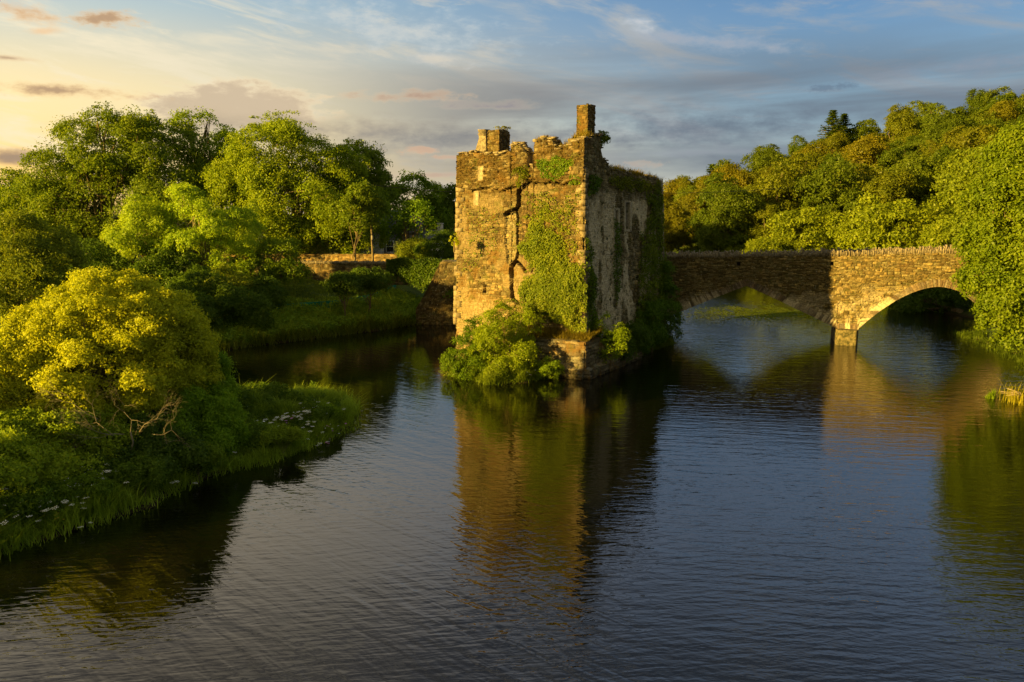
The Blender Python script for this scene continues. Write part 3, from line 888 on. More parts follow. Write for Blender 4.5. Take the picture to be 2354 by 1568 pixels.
# corner quoins: large dressed blocks
def quoins(name, p, e1, n1, e2, n2, z0, z1, seed, parent):
    mb = MB(); z = z0; k = 0
    rr = random.Random(seed)
    while z < z1 - .2:
        h = rr.uniform(.28, .48); lw, sw = rr.uniform(.5, .72), rr.uniform(.26, .36)
        a_, b_ = (lw, sw) if k % 2 else (sw, lw)
        off = BAT * (15 - z - h / 2) + .012 + rr.uniform(0, .025)
        if rr.random() < .86:
            base_ = p + (n1 + n2) * off
            cen = base_ + e1 * a_ / 2 + e2 * b_ / 2
            A = np.array([[*e1, 0], [*e2, 0], [0, 0, 1.]])
            mb.box((cen[0], cen[1], z + h / 2), (a_ / 2, b_ / 2, h / 2 - .012), A, jit=.012)
        z += h; k += 1
    o = mb.build(name, M['quoin'], parent); o["kind"] = ""; del o["kind"]
    return o
local(quoins("corner_quoin", C0, eF, nF, eS, nS, 3.2, 13.6, 1, castle))
local(quoins("corner_quoin", CL_, -eF, nF, eS, eF, 2.6, 13.9, 2, castle))
local(quoins("corner_quoin", CB, -eS, nS, eF, eS, 6.2, 11.8, 3, castle))

# chimneys
def chim(Xl, Xc, Xr, Ytop, Ybot, back, name, seed):
    d0 = C0 + eS * back
    ul = on_plane(Xl, Ytop, d0, eF, nF)[0]; uc = on_plane(Xc, Ytop, d0, eF, nF)[0]
    w = ul - uc
    z1 = on_plane(Xl, Ytop, d0, eF, nF)[1]; z0 = on_plane(Xl, Ybot, d0, eF, nF)[1] - .4
    corner = d0 + eF * uc
    dd = on_plane(Xr, Ytop, corner, eS, nS)[0]
    cen = corner + eF * w / 2 + eS * dd / 2
    o = local(masonry_block(name, cen, -eF, w, dd, z0, z1, M['stone'], castle, seed, res=.045, amp=.06, ch=.12, cw=.34, rag=.16, colk=(.62, .55, .42)))
    # projecting cap course
    mb = MB(); A = np.array([[*eF, 0], [*eS, 0], [0, 0, 1.]])
    for k in range(26):
        s_ = k / 26 * 2 * (w + dd)
        if s_ < w: q = np.array([-w / 2 + s_, -dd / 2])
        elif s_ < w + dd: q = np.array([w / 2, -dd / 2 + s_ - w])
        elif s_ < 2 * w + dd: q = np.array([w / 2 - (s_ - w - dd), dd / 2])
        else: q = np.array([-w / 2, dd / 2 - (s_ - 2 * w - dd)])
        for zz in (-.30, -.17):
            mb.box((*(cen + eF * q[0] + eS * q[1]), z1 + zz + rng.uniform(-.03, .03)), (rng.uniform(.1, .17), rng.uniform(.08, .12), .035), A, jit=.02)
    cp = mb.build("cap_course", M['slab'], o); cp.matrix_parent_inverse = castle.matrix_world.inverted()
    return o, cen, z1
chA, cA, zA = chim(1120, 1147, 1172, 298, 352, .25, "chimney", 5)
chB, cB, zB = chim(1325, 1351, 1369, 241, 314, .9, "chimney", 6)
# slanting gable fragment left of the first chimney
mb = MB()
q = [on_plane(x, y, C0 + eS * .5, eF, nF) for x, y in ((1094, 352), (1104, 318), (1103, 300), (1119, 300), (1121, 352))]
ring = [(*(C0 + eS * s + eF * u), z) for s in (.3, .85) for u, z in q]
mb.add(ring, [[0, 1, 6, 5], [1, 2, 7, 6], [2, 3, 8, 7], [3, 4, 9, 8]]); mb.add(ring, [[0, 4, 1], [1, 4, 3], [1, 3, 2], [5, 6, 9], [6, 8, 9], [6, 7, 8]])
for k in range(5):
    u0 = (q[2][0] + q[3][0]) / 2
    mb.box((*(C0 + eS * .57 + eF * u0), q[2][1] + .02 - k * .09), (.27 + rng.uniform(-.05, .05), .33, .035), np.array([[*eF, 0], [*eS, 0], [0, 0, 1.]]), jit=.02)
local(mb.build("gable_fragment", M['slab'], castle))
# loose slabs along the broken wall heads
mb = MB()
A = np.array([[*eF, 0], [*eS, 0], [0, 0, 1.]])
for k in range(210):
    u = rng.uniform(.05, WF - .05); z = float(ftop(np.array([u]))[0]); s = rng.uniform(-.05, .9)
    p = C0 + eF * u + eS * s
    mb.box((p[0], p[1], z + rng.uniform(-.06, .12)), (rng.uniform(.1, .26), rng.uniform(.1, .2), rng.uniform(.02, .05)), A, jit=.03)
for k in range(150):
    u = rng.uniform(.05, WS - .05); z = float(stop(np.array([u]))[0]); s = rng.uniform(-.05, .9)
    p = C0 + eS * u + eF * s
    mb.box((p[0], p[1], z + rng.uniform(-.06, .08)), (rng.uniform(.1, .2), rng.uniform(.1, .26), rng.uniform(.02, .05)), A, jit=.03)
for (X, Y, n_) in ((1242, 320, 3), (1262, 318, 4), (1236, 334, 6), (1190, 330, 5), (1200, 342, 5)):
    u, z = pf(X, Y); p = C0 + eF * u + eS * .4
    for k in range(n_):
        mb.box((p[0] + rng.uniform(-.1, .1), p[1], z - k * .09 + .1), (rng.uniform(.16, .28), rng.uniform(.2, .3), .038), A, jit=.02)
local(mb.build("broken_coping", M['slab'], castle))

# plinth at the water's edge
PC = G(1342, 870)
def pl_top(u): return np.full_like(u, on_plane(1300, 782, PC, eF, nF)[1]) - .25 * np.clip((u - 2.6) / 1.5, 0, 1) + (hsh(np.floor(u / .5), 2, 3) - .5) * .08
WPl = 4.6
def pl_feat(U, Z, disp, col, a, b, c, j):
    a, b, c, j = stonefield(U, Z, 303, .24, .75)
    col = stone_color(a, b, c, j, (.08, .07, .05), (.24, .21, .155), (.03, .027, .018), .6)  # stone palette darkened all over: the bush's shade is put into the colour
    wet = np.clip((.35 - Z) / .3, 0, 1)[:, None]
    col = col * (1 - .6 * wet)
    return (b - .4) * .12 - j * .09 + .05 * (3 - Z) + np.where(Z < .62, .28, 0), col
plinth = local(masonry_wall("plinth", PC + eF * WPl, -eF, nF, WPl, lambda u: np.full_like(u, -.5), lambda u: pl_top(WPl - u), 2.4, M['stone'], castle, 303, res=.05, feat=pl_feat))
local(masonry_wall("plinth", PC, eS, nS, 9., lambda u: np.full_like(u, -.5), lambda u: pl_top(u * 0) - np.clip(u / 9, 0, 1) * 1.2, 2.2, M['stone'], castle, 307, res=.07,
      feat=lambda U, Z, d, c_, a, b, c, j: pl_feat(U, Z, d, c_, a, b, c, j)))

# ------------------------------------------------------------------ the bridge
B0 = np.array([10.5, 70.4]); eB = np.array([1, -.31]); eB /= np.linalg.norm(eB); nB = np.array([eB[1], -eB[0]])
def pb(X, Y): return on_plane(X, Y, B0, eB, nB)
b_end = pb(2330, 600)[0]
pz = prof([(1510, 592), (1935, 586), (2215, 579), (2330, 577)], pb)
def deck(u): return np.interp(u, pz[:, 0], pz[:, 1]) + (hsh(np.floor(u / .4), 9, 9) - .5) * .03
uL, zsp = pb(1502, 752)[0], pb(1920, 754)[1]
uC1, zc1 = pb(1715, 657)
uR1 = pb(1921, 752)[0]
uL2 = pb(1972, 752)[0]
uC2, zc2 = pb(2158, 659)
uR2 = uC2 + (uC2 - uL2)
print("bridge", uL, uR1, uL2, uR2, zc1, zc2, zsp)
def arch(u):
    z = np.full_like(u, -1.)
    z = np.where((u > uR1 - .01) & (u < uL2 + .01), zsp - .2, z)
    t1 = (u - uC1) / (uR1 - uC1); m1 = np.abs(t1) <= 1
    z = np.where(m1, zsp + (zc1 - zsp) * (1 - np.abs(t1) ** 1.05), z)
    t2 = (u - uC2) / (uR2 - uC2); m2 = np.abs(t2) <= 1
    z = np.where(m2, zsp + (zc2 - zsp) * (1 - np.abs(t2) ** 1.75), z)
    return z
def bridge_feat(U, Z, disp, col, a, b, c, j):
    az_ = arch(U); h = Z - az_
    vo = (h < .62) & (az_ > -.5)
    slope = (arch(U + .05) - arch(U - .05)) / .1
    k = U + slope * h                       # voussoirs stand square to the curve
    vi = np.floor(k / .15); fv = k / .15 - vi
    va = hsh(vi, 3, 81); vb = hsh(vi, 5, 82); jj = np.clip(1 - np.minimum(fv, 1 - fv) * .15 / .022, 0, 1)
    vc = stone_color(va, vb, vb, jj, (.13, .10, .075), (.32, .26, .19), (.06, .05, .035), .6)
    edge_h = .62 * (.85 + .3 * va)
    vo = vo & (h < edge_h)
    col = np.where(vo[:, None], vc * .8, col * np.array([1.0, .95, .8]))
    disp = np.where(vo, .03 + (vb - .5) * .05 - jj * .04, disp)
    # lime leached from the joints, running down from the haunches to the pier
    st = np.clip((fbm(k * 4.5, h * .35, 83) - .47) / .06, 0, 1) * np.clip(1.3 - np.abs(h - .2) / .9, 0, 1) * np.clip((4.6 - Z) / 1.2, 0, 1)
    st2 = np.clip((fbm(U * 1.1, Z * 1.3, 85) - .50) / .05, 0, 1) * np.clip(1.4 - np.abs(Z - 3.4) / 1.2, 0, 1) * np.clip(3 - np.abs(U - uR1 - .5) / 2.5, 0, 1)
    k_ = np.clip(st * .7 + st2 * .3, 0, .75)[:, None]
    col = col * (1 - k_) + np.array([.68, .61, .48]) * k_
    for X, Y in ((1715 + 85 / 2.4 * 0, 607), (1912, 606)):
        su, sz = pb(X if X < 1800 else 1912, Y)
        if X < 1800: su = pb(1692 - 12, Y)[0] + .6
        m_ = (np.abs(U - su) < .14) & (np.abs(Z - sz) < .16)
        disp = np.where(m_, -.4, disp); col = np.where(m_[:, None], .02, col)
    return disp, col
bridge = empty("stone_bridge", (B0[0], B0[1], 0), "old stone arch bridge with upright coping slabs, joining the castle to the right bank", "bridge")
bpy.context.view_layer.update()
def locb(o): o.matrix_parent_inverse = bridge.matrix_world.inverted(); return o
BW = 4.2
ustart = 2.0 - 4
locb(masonry_wall("spandrel_wall", B0, eB, nB, b_end, arch, deck, .55, M['bstone'], bridge, 101, res=.05, feat=bridge_feat, ch=.10, cw=.34, amp=.055))
locb(masonry_wall("far_spandrel_wall", B0 - nB * BW + eB * b_end, -eB, -nB, b_end, lambda u: arch(b_end - u), lambda u: deck(b_end - u), .55, M['bstone'], bridge, 103, res=.14, ch=.12, cw=.34, amp=.04))
# vaults
mb = MB()
for lo_, hi_ in ((max(0, uL), uR1), (uL2, min(uR2, b_end))):
    uu = np.linspace(lo_, hi_, 120); ss = np.linspace(.3, BW - .3, 12)
    UU, SS = np.meshgrid(uu, ss); zz = arch(UU.ravel()) + .01 + (hsh(np.floor(UU.ravel() / .15), np.floor(SS.ravel() / .45), 5) - .5) * .05
    P = np.zeros((UU.size, 3)); P[:, :2] = B0 + UU.reshape(-1, 1) * eB - SS.reshape(-1, 1) * nB; P[:, 2] = zz
    mb.add(P, grid_faces(120, 12))
locb(mb.build("arch_vault", M['slab'], bridge))
mb = MB(); uu = np.linspace(0, b_end, 60)
P = np.concatenate([[(*(B0 + eB * u - nB * s), z - 1.05) for u, z in zip(uu, deck(uu))] for s in (.5, BW - .5)])
mb.add(P, grid_faces(60, 2)); locb(mb.build("road_deck", M['soil'], bridge))
# upright coping
def coping(s0, name):
    mb = MB(); u = 0.
    A = np.array([[*eB, 0], [*nB, 0], [0, 0, 1.]])
    while u < b_end:
        w = rng.uniform(.05, .16); h = rng.uniform(.16, .38) * (1.25 if rng.random() < .2 else 1)
        if rng.random() < .96:
            tl = rng.normal() * .10
            A2 = np.array([[*(eB * math.cos(tl)), -math.sin(tl)], [*nB, 0], [*(eB * math.sin(tl)), math.cos(tl)]])
            p = B0 + eB * (u + w / 2) - nB * (s0 + rng.uniform(-.04, .04))
            mb.box((p[0], p[1], float(deck(np.array([u]))[0]) + h / 2 - .05), (w / 2 * .86, .25 + rng.uniform(-.03, .03), h / 2 + .05), A2, jit=.014)
        u += w + .012
    return locb(mb.build(name, M['slab'], bridge))
coping(.24, "upright_coping"); coping(BW - .26, "upright_coping")
# pier with cutwater
pu = (uR1 + uL2) / 2; pw = uL2 - uR1
pier = locb(masonry_block("pier", B0 + eB * pu - nB * (BW / 2), eB, pw, BW - .1, -1, zsp + .06, M['bstone'], bridge, 107, res=.07, amp=.05, ch=.2, cw=.5, rag=.02))
mb = MB()
def cut(n_, e_, side):
    hw = pw / 2 + .04
    z0, z1 = -1., zsp - .05
    nose = .75
    rg = []
    for z in np.linspace(z0, z1, 14):
        row = []
        for k, t in enumerate(np.linspace(-1, 1, 25)):
            off = nose * np.clip((1 - abs(t)) * 5, 0, 1) + (hsh(np.floor(t * 4 + z * 2), np.floor(z / .24), 3) - .5) * .05
            row.append((*(side + e_ * (t * hw) + n_ * off), z))
        rg += row
    mb.add(rg, grid_faces(25, 14))
    tip = len(rg); top = rg[-25:]
    cz = (*(side), z1 + .05)
    mb.add(top + [cz], [[k, k + 1, 25] for k in range(24)])
cut(nB, eB, B0 + eB * pu - nB * .02)
locb(mb.build("cutwater", M['pier'], bridge))

# stone abutment on the left bank and the wall that carries the road behind the castle
ab0 = np.array([-9.3, 77.2]); ab1 = np.array([-1.5, 77.0])
e_ = (ab1 - ab0) / np.linalg.norm(ab1 - ab0); n_ = np.array([e_[1], -e_[0]])
wa = np.linalg.norm(ab1 - ab0)
za = D(1020, 600, 77)[2]
def ab_top(u): return np.minimum(za, 1.6 + np.clip(u, 0, 9) ** 1.1 * 1.75) - .1 * fbm(u, u * 0)
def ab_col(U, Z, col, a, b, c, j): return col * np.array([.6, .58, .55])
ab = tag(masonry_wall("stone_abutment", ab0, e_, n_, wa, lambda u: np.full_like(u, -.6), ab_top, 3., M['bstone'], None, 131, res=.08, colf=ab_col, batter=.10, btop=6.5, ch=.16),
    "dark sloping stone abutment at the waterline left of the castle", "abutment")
rw0, rw1 = np.array([-1.5, 76.5]), np.array([9.5, 70.8])
e_ = (rw1 - rw0) / np.linalg.norm(rw1 - rw0); n_ = np.array([e_[1], -e_[0]])

# ------------------------------------------------------------------ road walls and bank beyond the lawn, left
def free_wall(name, label, Xa, Xb, d0, d1, ztop, h, seed, mat, colk, cat="wall", cop=True):
    a_ = D(Xa, 600, d0); b_ = D(Xb, 600, d1)
    a2, b2 = a_[:2], b_[:2]; e = (b2 - a2) / np.linalg.norm(b2 - a2); n = np.array([e[1], -e[0]]); w = np.linalg.norm(b2 - a2)
    root = empty(name, (a2[0], a2[1], ztop - h), label, cat); bpy.context.view_layer.update()
    o = masonry_wall("masonry", a2, e, n, w, lambda u: np.full_like(u, ztop - h), lambda u: np.full_like(u, ztop), .5, mat, root, seed, res=.12, ch=.22, cw=.5, amp=.06,
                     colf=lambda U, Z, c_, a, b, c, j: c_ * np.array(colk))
    o.matrix_parent_inverse = root.matrix_world.inverted()
    if cop:
        mb = MB(); u = 0.; A = np.array([[*e, 0], [*n, 0], [0, 0, 1.]])
        while u < w:
            ww = rng.uniform(.08, .16); p = a2 + e * u - n * .22
            mb.box((p[0], p[1], ztop + .1), (ww * .45, .26, rng.uniform(.1, .22)), A, jit=.02); u += ww
        o = mb.build("upright_coping", M['slab'], root); o.matrix_parent_inverse = root.matrix_world.inverted()
    return root
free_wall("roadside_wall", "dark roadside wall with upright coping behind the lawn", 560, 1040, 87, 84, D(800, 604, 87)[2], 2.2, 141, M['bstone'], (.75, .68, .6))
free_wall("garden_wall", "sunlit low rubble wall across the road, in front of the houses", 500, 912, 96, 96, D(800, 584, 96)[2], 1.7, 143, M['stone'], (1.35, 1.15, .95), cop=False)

# ------------------------------------------------------------------ houses
def house(label, X0, X1, d, Yeave, Yridge, Ybase, wall, wins, ang=0.):
    pA, pB = D(X0, Ybase, d), D(X1, Ybase, d)
    w = pB[0] - pA[0]; cx = (pA[0] + pB[0]) / 2
    ze = D(cx, Yeave, d)[2]; zr = D(cx, Yridge, d)[2]; zb = gz(cx, d) - .1
    dp = 6.5
    root = empty("house", (cx, d, zb), label, "house"); he = ze - zb; hr = zr - zb
    mb = MB(); mb.box((0, dp / 2, he / 2), (w / 2, dp / 2, he / 2))
    mb.add([(-w / 2, 0.01, he), (-w / 2, dp, he), (-w / 2, dp / 2, hr), (w / 2, 0.01, he), (w / 2, dp, he), (w / 2, dp / 2, hr)], [[0, 2, 1], [3, 4, 5]])
    mb.build("wall", M[wall], root)
    mb = MB()
    for s in (-1, 1):
        a_ = np.array([0, dp / 2 + s * (dp / 2 + .3), he - .15]); b_ = np.array([0, dp / 2, hr + .06])
        t_ = (a_ - b_); L_ = np.linalg.norm(t_); t_ /= L_; nn = np.cross([1, 0, 0], t_)
        mb.box((a_ + b_) / 2 + [0, 0, .05], (w / 2 + .25, L_ / 2, .06), np.array([[1, 0, 0], t_, nn]))
    rf = mb.build("roof", M['slate'], root)
    for sx in (-.85, .85):
        mb = MB(); mb.box((sx * w / 2, dp / 2, hr + .35), (.4, .3, .65)); mb.box((sx * w / 2, dp / 2, hr + 1.05), (.46, .36, .06))
        mb.build("chimney", M[wall], rf)
    for (wx, wz, ww, wh) in wins:
        mb = MB()
        x = wx * w / 2; z = wz * he
        for sx in (-1, 1): mb.box((x + sx * ww / 2, -.04, z), (.07, .06, wh / 2 + .07))
        for sz in (-1, 0, 1): mb.box((x, -.045, z + sz * wh / 2), (ww / 2 - .07, .055, .05))
        mb.box((x, -.09, z - wh / 2 - .12), (ww / 2 + .12, .1, .04))
        fr = mb.build("window", M['frame'], root)
        mb = MB(); mb.box((x, -.015, z), (ww / 2 - .08, .012, wh / 2 - .05)); mb.build("pane", M['glass'], fr)
    return root
h1 = house("white two storey house showing through the trees left of the pole", 690, 872, 104, 528, 494, 596, 'whitewall',
      [(-.7, .72, 1., 1.1), (-.2, .72, 1., 1.1), (.3, .72, 1., 1.1), (.8, .72, 1., 1.1), (-.7, .28, 1., 1.2), (.3, .28, 1., 1.2), (.82, .28, .9, 1.2)])
h2 = house("grey house with white windows and slate roof right of the pole", 878, 962, 108, 534, 486, 598, 'greywall',
      [(-.55, .7, 1., 1.5), (.65, .7, 1., 1.5), (-.5, .24, 1., 1.2)])
# porch of the grey house
p = D(918, 596, 106.5); mb = MB()
pz0 = gz(p[0], 106.5)
porch = empty("porch", (0, 0, 0)); porch.parent = h2; porch.location = (.2, -1.6, 0)
mb.box((0, .8, 1.1), (1.5, .8, 1.1)); mb.build("porch_wall", M['whitewall'], porch)
mb = MB(); mb.add([(-1.8, -.3, 2.2), (1.8, -.3, 2.2), (1.8, 1.6, 2.2), (-1.8, 1.6, 2.2), (-.9, .3, 3.), (.9, .3, 3.), (.9, 1.6, 3.), (-.9, 1.6, 3.)], [[0, 1, 5, 4], [1, 2, 6, 5], [3, 0, 4, 7], [4, 5, 6, 7], [0, 3, 2, 1]])
mb.build("porch_roof", M['slate'], porch)
h3 = house("low white outbuilding to the right of the grey house", 955, 1012, 110, 552, 532, 592, 'whitewall', [(-.3, .5, .9, .9), (.5, .5, .9, .9)])

# utility pole and wire
pp = D(858, 597, 92); ptop = D(850, 418, 92)
zb_ = gz(pp[0], 92)
pole = empty("utility_pole", (pp[0], 92, zb_), "tall wooden utility pole standing by the roadside wall", "pole")
mb = MB(); hp = ptop[2] - zb_
mb.tube([(0, 0, -.3), (-.12, 0, hp * .5), (-.3, 0, hp)], [.14, .12, .09], 10); mb.build("post", M['wood'], pole, smooth=True)
mb = MB(); mb.box((-.28, -.15, hp - .5), (.5, .05, .06))
for s in (-.4, 0, .4): mb.tube([(-.28 + s, -.15, hp - .44), (-.28 + s, -.15, hp - .28)], .04, 6)
mb.build("crossarm", M['wire'], pole)
mb = MB(); mb.box((.0, -.22, hp * .42), (.12, .08, .25)); mb.build("fuse_box", M['greywall'], pole)
ends = [np.array([ptop[0], 91.9, ptop[2] - .3]), D(1050, 436, 96), D(1523, 428, 115), D(2000, 400, 150)]
for off in (0, 1):
    pass
mb = MB(); pts = []
for a_, b_, sag in ((ends[0] , D(1290, 440, 104), .55), (D(1290, 440, 104), D(2050, 398, 160), 1.5)):
    for s in np.linspace(0, 1, 24)[:-1]:
        q = a_ + (b_ - a_) * s; pts.append(q - [0, 0, sag * 4 * s * (1 - s)])
pts.append(D(2050, 398, 160))
mb.tube(pts, .028, 4)
tag(mb.build("power_line", M['wire']), "thin dark overhead cable crossing from the pole, behind the castle, to the hill", "cable")

# net fence on the bank
nf = empty("net_fence", (0, 0, 0), "sagging green net strung between wooden posts on the bank", "fence")
def hit(X, Y, h=0.):
    """first point along the line of sight that is h above the ground"""
    d = ray(X, Y)
    for t in np.arange(20, 160, .25):
        p_ = d * t
        if H + p_[2] < gz(p_[0], p_[1]) + h: break
    return np.array([p_[0], p_[1], H + p_[2]])
def fpt(X, Y, d): return hit(X, Y, .85)
npts = [(560, 705, 66.5), (680, 697, 67), (780, 690, 68), (860, 675, 69.5), (905, 655, 71), (940, 630, 72.5)]
topl = np.array([fpt(*q) for q in npts])
nn = 60
tt = np.linspace(0, len(npts) - 1, nn)
tl = np.stack([np.interp(tt, np.arange(len(npts)), topl[:, k]) for k in range(3)], 1)
tl[:, 2] = np.maximum(tl[:, 2], [gz(x, y) + .35 for x, y in tl[:, :2]])
bl = tl.copy(); bl[:, 2] = [gz(x, y) + .02 for x, y in tl[:, :2]]
bl[:, 2] = np.maximum(bl[:, 2], tl[:, 2] - .95)
mb = MB(); P = []
for s in np.linspace(0, 1, 6):
    r_ = tl * (1 - s) + bl * s; r_[:, 1] += .12 * np.sin(np.arange(nn) * .7 + s * 5); P.append(r_)
mb.add(np.concatenate(P), grid_faces(nn, 6)); mb.build("net", M['net'], nf)
mb = MB(); mb.tube(tl, .022, 4); mb.build("top_rope", M['net'], nf)
for X, Y, d in ((780, 690, 68), (940, 630, 72.5), (600, 700, 66.6)):
    q = hit(X, Y, .85); g_ = gz(q[0], q[1]); mb = MB()
    mb.tube([(q[0] + .12, q[1] - .05, g_ - .2), (q[0], q[1] - .05, q[2] + .12)], .06, 7); mb.build("post", M['wood'], nf)

# ------------------------------------------------------------------ trees, left bank
FAR = "tall trees behind the left bank"
add_tree("maple_tree", "huge dark domed tree at the upper left, tallest of the left bank", "tree",
    down([lobe(255, 350, 102, 120, 80, 6), lobe(155, 410, 101, 90, 72, 5), lobe(350, 352, 103, 98, 76, 6), lobe(85, 500, 99, 80, 72, 5), lobe(225, 470, 98, 145, 105, 6), lobe(375, 450, 101, 84, 100, 5), lobe(170, 560, 97, 110, 60, 5)], 10),
    on_ground(240, 600, 101), 'maple', .27, 2900, .95, 56, r0=.55, nl=46, group=FAR)
add_tree("airy_tree", "airy tree with sky showing through its crown, right of the big dome", "tree",
    [lobe(462, 318, 108, 66, 48), lobe(505, 350, 109, 50, 45), lobe(435, 380, 108, 50, 40), lobe(490, 430, 109, 70, 50)],
    on_ground(450, 600, 108), 'ash', .26, 420, .75, 34, r0=.38, nl=60, group=FAR, inner=.1)
add_tree("small_far_tree", "small round tree top in the dip between airy tree and broad ash", "tree",
    [lobe(535, 350, 112, 36, 42), lobe(540, 420, 112, 50, 60)], on_ground(535, 600, 112), 'ash', .3, 420, .8, 36, r0=.28, nl=12, group=FAR)
add_tree("ash_tree", "broad bright green ash, in the centre of the left bank trees", "tree",
    down([lobe(650, 365, 103, 100, 72, 8), lobe(735, 390, 104, 85, 64, 7), lobe(585, 430, 102, 80, 80, 7), lobe(700, 460, 101, 115, 85, 8), lobe(620, 530, 99.5, 95, 60, 6), lobe(775, 450, 103, 66, 80, 6), lobe(690, 540, 100.5, 90, 42, 6), lobe(830, 480, 103, 60, 50, 5), lobe(770, 525, 99.5, 70, 44, 5), lobe(845, 530, 102, 36, 30, 4)], 12),
    on_ground(660, 600, 103), 'ash', .25, 3300, .85, 56, r0=.5, nl=50, group=FAR, color=(1.1, 1.0, .9))
add_tree("oak_tree", "darker leaning tree at the right end of the left bank crowns, above the pole", "tree",
    [lobe(812, 380, 107, 48, 48), lobe(848, 392, 108, 40, 40), lobe(815, 450, 106, 65, 58), lobe(845, 440, 109, 44, 45)],
    on_ground(845, 600, 110), 'maple', .28, 800, .8, 40, r0=.36, nl=24, group=FAR)
add_tree("small_oak", "slender dark tree whose leaves hide the upper half of the utility pole", "tree",
    [lobe(838, 452, 90, 34, 28), lobe(812, 495, 90, 42, 34), lobe(860, 470, 91, 22, 22)], on_ground(800, 600, 90.5), 'maple', .24, 330, .6, 40, r0=.14, nl=14, color=(.9, .9, .9))
for k, (lb, lobs, mt, colr) in enumerate([
    ("mid green round tree behind the houses, right of the pole", [lobe(945, 455, 118, 52, 44), lobe(905, 470, 118, 42, 40), lobe(985, 490, 118, 50, 50)], 'ash', (.8, .85, .8)),
    ("dark tree against the castle's left edge", [lobe(1045, 470, 122, 45, 40), lobe(1020, 510, 122, 50, 50)], 'dark', (1.2, 1.1, .9)),
    ("slim yellowish tree between round tree and castle", [lobe(1000, 455, 128, 30, 28), lobe(1005, 500, 126, 38, 45)], 'olive', (1.1, 1.1, 1)),
    ("small airy tree in front of the grey house", [lobe(915, 510, 100, 34, 22), lobe(960, 500, 100, 44, 32), lobe(940, 535, 100, 36, 16)], 'ash', (.75, .85, .8))]):
    b_ = on_ground(lobs[0][0] * 0 + [945, 1045, 1002, 940][k], 600, [118, 122, 127, 100][k])
    add_tree("broadleaf_tree", lb, "tree", lobs, b_, mt, .32, [420, 330, 200, 120][k], .85, 34, r0=.28, nl=18, color=colr, inner=.15, group="trees around the houses")
add_tree("broadleaf_tree", "dark tree cut by the left edge of the picture, below the glowing sky", "tree",
    [lobe(20, 445, 116, 55, 50), lobe(-60, 440, 116, 80, 60), lobe(60, 500, 115, 60, 60), lobe(-20, 520, 115, 80, 60)], on_ground(10, 600, 116), 'maple', .32, 800, .9, 36, r0=.35, nl=14)
add_tree("alder_tree", "young pale stemmed tree in front of the dark dome, left of two", "tree",
    [lobe(325, 490, 75, 34, 42), lobe(300, 545, 74, 52, 36), lobe(375, 560, 75, 46, 34), lobe(345, 520, 75, 44, 36)], on_ground(347, 640, 75), 'olive', .17, 620, .5, 44, r0=.17, nl=30, bark='palebark', color=(1.7, 1.8, 1.4), inner=.1)
add_tree("alder_tree", "young pale stemmed tree in front of the broad ash, right of two", "tree",
    [lobe(430, 480, 76, 46, 56), lobe(480, 530, 76, 62, 56), lobe(545, 545, 77, 50, 60), lobe(440, 570, 75, 66, 40), lobe(520, 600, 76, 66, 30)], on_ground(462, 650, 76), 'olive', .17, 1150, .5, 44, r0=.2, nl=40, bark='palebark', color=(1.8, 1.95, 1.4), inner=.12)
add_tree("hanging_tree", "drooping tree over the lawn, under the broad ash", "tree",
    [lobe(640, 590, 78, 50, 34), lobe(665, 625, 77, 34, 26), lobe(580, 630, 76, 60, 30)], on_ground(600, 660, 76), 'ash', .2, 420, .55, 34, r0=.18, nl=24, color=(.8, .8, .8))
add_tree("sallow_bush", "big olive bush at the left edge, behind the bright willow", "bush",
    [lobe(40, 570, 58, 100, 58), lobe(90, 620, 57, 80, 70), lobe(-20, 640, 55, 100, 90), lobe(60, 690, 54, 90, 60)], on_ground(40, 800, 57), 'olive', .17, 1500, .5, 38, r0=.2, nl=20, trunkname="stem", crownname="foliage")
for lb, lobs, b_, mt, n_ in (
    ("dusky tree filling the gap under the big dome, above the willow", [lobe(190, 600, 76, 90, 40), lobe(270, 610, 76, 70, 40), lobe(120, 640, 74, 80, 46), lobe(230, 650, 73, 80, 36)], on_ground(200, 700, 76), 'dark', 900),
    ("low dark tree between the two young alders", [lobe(400, 610, 74, 60, 34), lobe(350, 640, 73, 60, 34), lobe(430, 655, 72, 66, 30)], on_ground(400, 700, 73), 'dark', 600)):
    add_tree("thicket_tree", lb, "tree", lobs, b_, mt, .2, n_, .55, 34, r0=.16, nl=14, group="low trees on the far left bank", inner=.3, zbias=-1)
for lb, X, d, s_ in (("distant tree top filling the skyline at the far left", 60, 128, 1.05), ("distant tree behind the airy tree", 520, 130, 1.0), ("distant tree behind the dark leaning one", 880, 140, .95), ("distant tree just left of the castle", 1030, 150, .9)):
    pass
